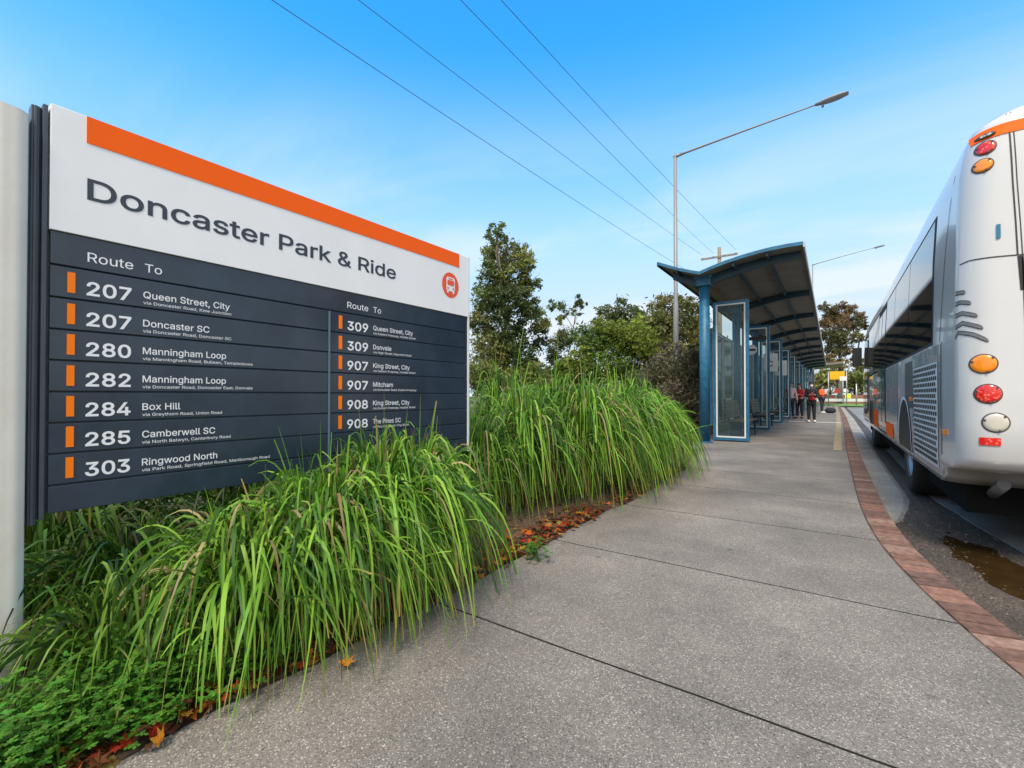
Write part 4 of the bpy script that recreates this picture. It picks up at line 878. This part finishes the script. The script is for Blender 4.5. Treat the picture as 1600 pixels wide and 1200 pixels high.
# seams
def strip_rear(pts, wd, m, name, parent=bus, o=0.003):
    q = MB()
    for (d0, z0), (d1, z1) in zip(pts[:-1], pts[1:]):
        n = 6; dd, dzz = d1 - d0, z1 - z0; l_ = math.hypot(dd, dzz); nx_, nz_ = -dzz / l_ * wd / 2, dd / l_ * wd / 2; rows = []
        for i in range(n + 1):
            f = i / n; d, z = d0 + dd * f, z0 + dzz * f; rows.append([rp(d - nx_, z - nz_, o), rp(d + nx_, z + nz_, o)])
        q.grid(rows)
    return q.build(name, m, parent)
strip_rear([(0.79, 2.08), (0.83, 2.09), (0.92, 2.085), (1.1, 2.075), (2.0, 2.06), (2.95, 2.075)], 0.008, M['seam'], 'panel_seam')
strip_rear([(1.035, 3.12), (1.045, 2.6), (1.062, 2.08)], 0.009, M['seam'], 'panel_seam')
strip_rear([(1.055, 3.12), (1.066, 2.6), (1.085, 2.08)], 0.006, M['seam'], 'panel_seam')
strip_rear([(1.085, 2.06), (1.10, 1.2), (1.12, 0.62)], 0.007, M['seam'], 'panel_seam')
strip_rear([(1.075, 2.07), (1.088, 1.83)], 0.03, M['black'], 'hinge_recess')
side_panel('panel_seam', 5.33, 5.345, 1.56, 2.86, M['seam'], o=0.003, slant=-0.25)
side_panel('panel_seam', 5.25, 5.26, 0.42, 1.56, M['seam'], o=0.003)
# orange stripe round the upper rear
q = MB(); q.smooth = True
dl = [0.86 + 0.008 * k for k in range(26)] + [1.07 + 0.19 * k for k in range(11)] + [2 * BX - 0.86 - 0.008 * k for k in range(25, -1, -1)]
q.grid([[rp(d_ if d_ < BX else 2 * BX - d_, z, 0.005) + Vector((0 if d_ < BX else 2 * (d_ - BX), 0, 0)) for d_ in dl] for z in (2.96, 2.98, 3.0, 3.02, 3.04)]); q.build('orange_stripe', M['orange'], bus)
# lamps
def disc(name, d, z, r, m, o=0.006, rz=None, parent=bus, dome=0.012):
    q = MB(); q.smooth = True; rz = rz or r; n = 28; rings = []
    for f, h_ in ((1.0, 0), (0.94, 0.7), (0.6, 0.95), (0.25, 1.0)): rings.append([rp(d + r * f * math.cos(2 * math.pi * k / n), z + rz * f * math.sin(2 * math.pi * k / n), o + dome * h_) for k in range(n)])
    ids = q.grid(rings, True); q.face(ids[-1]); return q.build(name, m, parent)
def rlamp(name, d, z, m, r=0.064):
    g_ = disc('lamp_gasket', d, z, r + 0.008, M['gasket'], 0.003, None, bus, 0.002); g_.name = name; disc('lens', d, z, r, m, 0.006, None, g_, 0.007)
    for a in (45, 165, 285):
        q = MB(); q.poly([rp(d + (r - 0.004) * math.cos(R(a)) + 0.008 * math.cos(R(k * 45)), z + (r - 0.004) * math.sin(R(a)) + 0.008 * math.sin(R(k * 45)), 0.0155) for k in range(8)]); q.build('screw', M['gasket'], g_)
for sgn in (0, 1):
    mx = lambda d: d if not sgn else 2 * BX - d
    if sgn: RY = rear_y; rear_y = lambda d, z: RY(2 * BX - d if d > BX else d, z)
    rlamp('brake_lamp', mx(0.922), 2.895, M['red'], 0.046); rlamp('turn_lamp', mx(0.905), 2.765, M['amber'], 0.046)
    rlamp('turn_lamp', mx(0.892), 1.327, M['amber']); rlamp('tail_lamp', mx(0.912), 1.112, M['red']); rlamp('reverse_lamp', mx(0.948), 0.908, M['clear'])
    q = MB(); q.grid([[rp(mx(0.865 + 0.105 * k / 4), z, 0.008) for k in range(5)] for z in (0.745, 0.80)], flip=bool(sgn)); q.build('reflector', M['red'], bus)
    disc('marker_lamp', mx(0.925), 2.99, 0.05, M['gasket'], 0.008, 0.02); q = MB(); q.grid([[rp(mx(0.90 + 0.05 * k / 3), z, 0.02) for k in range(4)] for z in (2.982, 2.998)]); q.build('marker_lens', M['clear'], bus)
q = MB(); q.grid([[rp(0.958 + 0.022 * k / 2, z, 0.008) for k in range(3)] for z in (2.21, 2.26, 2.31)]); q.build('blue_marker', M['bluelens'], bus)
# five swept vents wrapping the corner
for P_ in (((0.7665, 1.868), (0.775, 1.872), (0.811, 1.864)), ((0.7665, 1.79), (0.789, 1.796), (0.836, 1.776)), ((0.7665, 1.70), (0.795, 1.712), (0.866, 1.676)), ((0.7665, 1.61), (0.795, 1.638), (0.892, 1.584)), ((0.7665, 1.53), (0.778, 1.572), (0.844, 1.544), (0.918, 1.488))):
    n = 40; xs_ = [a_ for a_, _ in P_]; zs_ = [b_ for _, b_ in P_]
    for nm_, m_, hh, oo in (('vent', M['seam'], 0.0165, 0.004), ('vent_louvre', M['vent'], 0.011, 0.007)):
        top = []; bot = []
        for k in range(n + 1):
            f = k / n; d = xs_[0] + (xs_[-1] - xs_[0]) * f ** 1.5; zc = float(np.interp(d, xs_, zs_)); e_ = (1 - abs(2 * f - 1) ** 10) ** 0.5 * hh + 0.0006
            top.append(rp(d, zc + e_, oo)); bot.append(rp(d, zc - e_, oo))
        q = MB(); q.smooth = True; q.grid([bot, top]); o_ = q.build(nm_, m_, vt if nm_ == 'vent_louvre' else bus); vt = o_
q = MB(); q.grid([[rp(1.25 + 1.5 * k / 10, z, 0.005) for k in range(11)] for z in (2.15, 2.4, 2.65, 2.85)]); q.build('rear_window', M['busglass'], bus)
# side markers
for tt, zz in ((5.12, 0.80), (7.05, 1.06), (12.0, 0.98)):
    q = MB(); P = sp(tt, zz, 0.0); q.box(P.x - 0.022, P.x + 0.002, P.y - 0.04, P.y + 0.04, P.z - 0.022, P.z + 0.022); q.build('side_marker', M['amber'], bus, 0.004)
# wheels, arches and underside
q = MB(); q.box(BX - 1.1, BX + 1.1, 5.35, 16.9, 0.12, 0.355); q.build('underbody', M['underside'], bus)
q = MB(); q.tube([(BX - 0.7, 5.1, 0.30), (BX + 0.7, 5.1, 0.30)], 0.05, 10); q.box(BX - 0.55, BX - 0.25, 4.95, 5.3, 0.3, 0.5); q.tube([(BX - 0.95, 5.0, 0.42), (BX - 0.95, 5.3, 0.3)], 0.04, 10); q.build('tow_bar', M['vent'], bus)
for yw in (7.68, 13.75):
    for sx in (-1, 1):
        cz_ = ROADZ + 0.48; xo = BX + sx * 1.235
        q = MB(); n = 32; pr = [(0.0, 0.27), (-0.02, 0.40), (-0.01, 0.46), (0.035, 0.48), (0.26, 0.48), (0.29, 0.45), (0.29, 0.25)]
        rows = [[(xo - sx * (a + 0.03), yw + r_ * math.cos(2 * math.pi * k / n), cz_ + r_ * math.sin(2 * math.pi * k / n)) for k in range(n)] for a, r_ in pr]; q.smooth = True; q.grid(rows, True, sx > 0); wh = q.build('wheel', M['rubber'], bus); 
        q = MB(); q.smooth = True; pr = [(0.0, 0.285), (0.03, 0.26), (0.09, 0.22), (0.07, 0.12), (0.02, 0.10), (0.02, 0.0)]
        rows = [[(xo - sx * (a + 0.025), yw + r_ * math.cos(2 * math.pi * k / n), cz_ + r_ * math.sin(2 * math.pi * k / n)) for k in range(n)] for a, r_ in pr]; q.grid(rows, True, sx > 0); q.build('rim', M['rim'], wh)
        # flat black disc in place of the shaded arch hollow, and lip
        sxx = lambda tt, zz, o_: (side_x(tt, zz) - o_) if sx < 0 else (2 * BX - side_x(tt, zz) + o_)
        q = MB(); arc = [(yw + 0.62 * math.cos(math.pi * k / 20), cz_ + 0.08 + 0.62 * math.sin(math.pi * k / 20)) for k in range(21)]
        arc = [(y_, max(z_, 0.362)) for y_, z_ in arc]; q.poly([(sxx(y_, z_, 0.007), y_, z_) for y_, z_ in arc]); q.build('wheel_arch', M['black'], bus)
        q = MB(); ar2 = [(yw + 0.66 * math.cos(math.pi * k / 20), cz_ + 0.08 + 0.66 * math.sin(math.pi * k / 20)) for k in range(21)]
        q.grid([[(sxx(y_, max(z_, 0.362), 0.012), y_, max(z_, 0.362)) for y_, z_ in arc], [(sxx(y_, max(z_, 0.362), 0.012), y_, max(z_, 0.362)) for y_, z_ in ar2]]); q.build('arch_lip', M['trim'], bus)
# front: windscreen, mirror
q = MB(); q.grid([[(BX + 1.15 * s, outline(z)[22][1] + 0.012, z) for s in (-1, -0.5, 0, 0.5, 1)] for z in (1.2, 1.7, 2.2, 2.7)], flip=True); q.build('windscreen', M['busglass'], bus)
q = MB(); q.tube([(BX - 1.18, 17.0, 2.75), (BX - 1.33, 17.3, 2.75), (BX - 1.36, 17.35, 2.5)], 0.02, 8); q.box(BX - 1.50, BX - 1.27, 17.32, 17.42, 2.0, 2.55); q.build('mirror', M['black'], bus, 0.02)
for zz in (2.9,):
    q = MB(); q.box(BX - 0.6, BX + 0.6, 8, 11, 3.22, 3.40); q.build('roof_unit', M['buswhite'], bus, 0.05)

# ------------------------------------------------------------------ people
def skinned(name, V, E, Rd, m, parent, root=0, sub=1):
    me = bpy.data.meshes.new(name); me.from_pydata([tuple(v) for v in V], E, []); o = bpy.data.objects.new(name, me); COL.objects.link(o)
    md = o.modifiers.new('skin', 'SKIN'); md.use_smooth_shade = True
    if not me.skin_vertices: 
        bpy.context.view_layer.objects.active = o
    for i, sv_ in enumerate(me.skin_vertices[0].data): sv_.radius = (Rd[i], Rd[i]); sv_.use_root = (i == root)
    s_ = o.modifiers.new('sub', 'SUBSURF'); s_.levels = sub; s_.render_levels = sub
    dg = bpy.context.evaluated_depsgraph_get(); dg.update(); m2 = bpy.data.meshes.new_from_object(o.evaluated_get(dg)); bpy.data.objects.remove(o)
    m2.materials.clear(); m2.materials.append(m)
    for pl in m2.polygons: pl.use_smooth = True; pl.material_index = 0
    o = bpy.data.objects.new(name, m2); COL.objects.link(o); o.parent = parent; return o
def person(label, loc, face, top, legs, hair, shoes, arm='phone', stride=0.05, h=1.65, mask=False, head_down=0.04):
    t = thing('person', label, 'person', loc, face, None); k = h / 1.65; t.scale = (k, k, k)
    V, E, Rd, nm = [], [], [], {}
    def jt(n_, p_, r_, par=None):
        nm[n_] = len(V); V.append(Vector(p_)); Rd.append(r_)
        if par is not None: E.append((nm[par], nm[n_]))
    jt('pelvis', (0, 0, 0.90), 0.12); jt('waist', (0, 0.0, 1.07), 0.105, 'pelvis'); jt('chest', (0, 0, 1.25), 0.125, 'waist'); jt('neck0', (0, 0, 1.385), 0.055, 'chest'); jt('neck', (0, head_down * 0.5, 1.43), 0.05, 'neck0')
    jt('jaw', (0, head_down + 0.02, 1.49), 0.062, 'neck'); jt('head', (0, head_down + 0.01, 1.56), 0.082, 'jaw'); jt('crown', (0, head_down - 0.005, 1.615), 0.05, 'head')
    for s, nmn in ((-1, 'l'), (1, 'r')):
        jt('hip' + nmn, (s * 0.085, 0, 0.85), 0.085, 'pelvis'); jt('knee' + nmn, (s * 0.095, s * stride * 0.6 + 0.02, 0.47), 0.055, 'hip' + nmn); jt('ank' + nmn, (s * 0.10, s * stride, 0.09), 0.038, 'knee' + nmn); jt('toe' + nmn, (s * 0.11, s * stride + 0.14, 0.035), 0.032, 'ank' + nmn)
        jt('sho' + nmn, (s * 0.165, 0, 1.335), 0.056, 'chest')
        if arm == 'phone': el, wr, pa = (s * 0.215, 0.04, 1.08), (s * 0.10, 0.24, 1.13), (s * 0.055, 0.29, 1.15)
        else: el, wr, pa = (s * 0.225, -0.02, 1.07), (s * 0.235, 0.06, 0.84), (s * 0.235, 0.075, 0.77)
        jt('elb' + nmn, el, 0.042, 'sho' + nmn); jt('wri' + nmn, wr, 0.028, 'elb' + nmn); jt('palm' + nmn, pa, 0.032, 'wri' + nmn)
        ax = (Vector(pa) - Vector(wr)).normalized(); sd_ = ax.cross(Vector((0, 0, 1))).normalized() if arm == 'phone' else Vector((0, 1, 0))
        for fi in range(4):
            b_ = Vector(pa) + sd_ * (fi - 1.5) * 0.019 + ax * 0.03; jt('f%d%s' % (fi, nmn), b_, 0.009, 'palm' + nmn); jt('g%d%s' % (fi, nmn), b_ + ax * (0.032, 0.04, 0.037, 0.026)[fi] + Vector((-s * 0.012, 0, 0.008 if arm == 'phone' else 0)), 0.008, 'f%d%s' % (fi, nmn))
        jt('th' + nmn, Vector(wr).lerp(Vector(pa), 0.6) + sd_ * 0.035 + Vector((0, 0.01, 0.015)), 0.010, 'palm' + nmn)
    body_ = skinned('body', V, E, Rd, M['skin'], t)
    def sub_skin(name, names, add, m, root):
        idx = [nm[x] for x in names]; mp_ = {q_: i for i, q_ in enumerate(idx)}
        return skinned(name, [V[i] for i in idx], [(mp_[a], mp_[b_]) for a, b_ in E if a in mp_ and b_ in mp_], [Rd[i] + add for i in idx], m, t, mp_[nm[root]])
    sub_skin('jacket', ['pelvis', 'waist', 'chest', 'neck0', 'shol', 'shor', 'elbl', 'elbr', 'wril', 'wrir'], 0.022, top, 'chest')
    sub_skin('trousers', ['pelvis', 'hipl', 'hipr', 'kneel', 'kneer', 'ankl', 'ankr'], 0.018, legs, 'pelvis')
    q = MB(); hc = V[nm['head']]
    q.sphere(hc + Vector((0, -0.012, 0.022)), 0.098, 16, 10, (0.93, 1.02, 1.02)); 
    q.v = [(x_, min(y_, hc.y + 0.075), z_) if z_ > hc.z + 0.03 else (x_ * 0.98 if y_ < hc.y + 0.0 else x_ * 0.88, min(y_, hc.y + 0.005), z_) for x_, y_, z_ in q.v]; q.build('hair', hair, t)
    q = MB(); q.sphere(hc + Vector((0, 0.088, -0.012)), 0.013, 8, 6, (0.8, 1.2, 1.4)); q.build('nose', M['skin'], t)
    for s in (-1, 1):
        q = MB(); q.sphere(hc + Vector((s * 0.03, 0.074, 0.012)), 0.010, 8, 6); q.build('eye', M['black'], t)
        q = MB(); q.sphere(hc + Vector((s * 0.086, -0.005, -0.01)), 0.02, 8, 6, (0.4, 0.8, 1.3)); q.build('ear', M['skin'], t)
        q = MB(); q.sphere(V[nm['toe' + 'lr'[s > 0]]] + Vector((0, -0.06, 0.012)), 0.055, 12, 8, (0.85, 2.3, 0.85)); q.v = [(a, b_, max(0.001, c)) for a, b_, c in q.v]; q.build('shoe', shoes, t)
    if mask:
        q = MB(); q.sphere(hc + Vector((0, 0.052, -0.055)), 0.052, 12, 8, (1, 0.9, 0.95)); q.build('face_mask', M['cl_white'], t)
    else:
        q = MB(); q.sphere(hc + Vector((0, 0.079, -0.052)), 0.018, 8, 6, (1.3, 0.5, 0.35)); q.build('mouth', M['cl_maroon'], t)
    return t
def gxy(px, py):
    d = at(px, py, 1) - Vector((0, 0, CAM_H)); k = -CAM_H / d.z; return Vector((d.x * k, d.y * k, 0))
P1 = gxy(1268, 660); p1 = person('person in black coat and white mask looking at a phone on the platform', P1, R(180 + 8), M['cl_black'], M['cl_black'], M['hair'], M['cl_white'], 'phone', 0.04, 1.64, True)
q = MB(); q.smooth = True; q.sphere((0, 0, 0), 0.16, 14, 10, (0.85, 0.62, 1.35)); q.box(-0.07, 0.07, -0.115, -0.08, -0.12, 0.02); bp_ = q.build('backpack', M['cl_navy']); bp_.location = P1 + Vector((0.06, 0.2, 1.14)); bp_.rotation_euler = (0, 0, R(8)); tag(bp_, 'dark backpack worn by the masked person on the platform', 'backpack')
q = MB(); q.box(-0.037, 0.037, -0.005, 0.005, -0.075, 0.075); ph = q.build('phone', M['cl_maroon'], None, 0.004); ph.location = P1 + Vector((0.045, -0.325, 1.18)); ph.rotation_euler = (R(-35), 0, R(8)); tag(ph, 'phone held by the masked person', 'phone')
q = MB(); q.smooth = True; q.sphere((0, 0, 0), 0.12, 12, 8, (1.0, 0.45, 0.9)); rb_ = q.build('red_bag', M['cl_red']); rb_.location = P1 + Vector((0.02, -0.17, 1.0)); tag(rb_, 'dark red bag held against the front of the masked person', 'bag')
P2 = gxy(1250, 654); person('person in dark red jacket standing by the fourth glass screen', P2, R(150), M['cl_red'], M['cl_black'], M['hair'], M['cl_black'], 'phone', 0.03, 1.66)
P4 = gxy(1238.5, 655); person('person in dusty pink top half hidden behind the glass screens', P4 + Vector((-0.1, 0.4, 0)), R(200), M['cl_pink'], M['cl_navy'], M['hair'], M['cl_black'], 'down', 0.02, 1.72)
P3 = gxy(1284, 645.5); person('person in hi-vis orange jacket and dark trousers farther along the platform', P3, R(240), M['cl_orange'], M['cl_navy'], M['hair'], M['cl_white'], 'phone', 0.05, 1.74)
q = MB(); q.smooth = True; q.sphere((0, 0, 0), 0.3, 14, 10, (1.0, 0.55, 0.6)); q.tube([(-0.2, 0, 0.12), (-0.1, 0, 0.3), (0.1, 0, 0.3), (0.2, 0, 0.12)], 0.015, 6); bg_ = q.build('duffel_bag', M['cl_navy']); bg_.location = P3 + Vector((0.45, 0.1, 0.17)); tag(bg_, 'dark duffel bag on the platform beside the hi-vis person', 'bag')

# ------------------------------------------------------------------ far end of the bay
def post_sign(name, label, px, py, depth, wd, ht, m, posts, cat='sign', round_=False):
    c = at(px, py, depth); t = thing(name, label, cat, (c.x, c.y, -0.1)); z = c.z + 0.1
    q = MB()
    if round_: q.tube([(0, -0.03, z), (0, 0, z)], wd / 2, 20)
    else: q.box(-wd / 2, wd / 2, -0.03, 0, z - ht / 2, z + ht / 2)
    q.build('sign_face', m, t)
    for xo in posts:
        q = MB(); q.tube([(xo, 0.04, 0), (xo, 0.04, z + ht / 2)], 0.05, 8); q.build('post', M['galv'], t)
    return t
post_sign('road_sign', 'yellow direction board on two posts at the far end of the bay', 1308, 586.5, 54, 1.45, 0.95, M['yellow'], (-0.85, 0.9))
post_sign('road_sign', 'small white sign overlapping the yellow board', 1317, 591.5, 53.5, 0.6, 0.5, M['cl_white'], (0,))
post_sign('road_sign', 'white round sign below the yellow board', 1321, 610, 60, 0.5, 0.5, M['cl_white'], (0,), round_=True)
post_sign('road_sign', 'red notice board low beyond the far grass', 1309, 611, 62, 0.75, 0.55, M['cl_red'], (-0.2, 0.2))
mk = at(1325, 620, 58); t = thing('road_marker', 'lime yellow marker post standing in the far grass', 'marker', (mk.x, mk.y, -0.1)); q = MB(); q.box(-0.3, 0.3, -0.03, 0.03, mk.z - 0.1, mk.z + 0.5); q.build('panel', M['hivis'], t); q = MB(); q.tube([(0, 0.05, 0), (0, 0.05, mk.z + 0.2)], 0.05, 8); q.build('post', M['galv'], t)
pl_ = at(1338, 600, 50); t = tag(MB_pole := None or (lambda q: (q.tube([(0, 0, 0), (0, 0, 2.5)], 0.07, 10), q.build('sign_post', M['galv']))[1])(MB()), 'bare grey post near the front of the bus', 'post'); t.location = (pl_.x, pl_.y, -0.1)
q = MB(); q.box(-40, 40, 0, 0.3, 0, 1.3); o = q.build('brick_wall', M['brickwall']); o.location = (0, 78, -0.1); tag(o, 'low red brick wall across the far street', 'wall')
gd = thing('guard_rail', 'pale guard rail along the far street behind the grass', 'guard rail', (0, 67.5, 0.1)); q = MB(); q.box(-20, 20, -0.04, 0.04, 0.28, 0.62); q.build('rail', M['trim'], gd)
for i in range(16):
    q = MB(); q.box(-19.5 + i * 2.6, -19.38 + i * 2.6, 0.045, 0.14, -0.1, 0.6); q.build('post', M['galv'], gd)
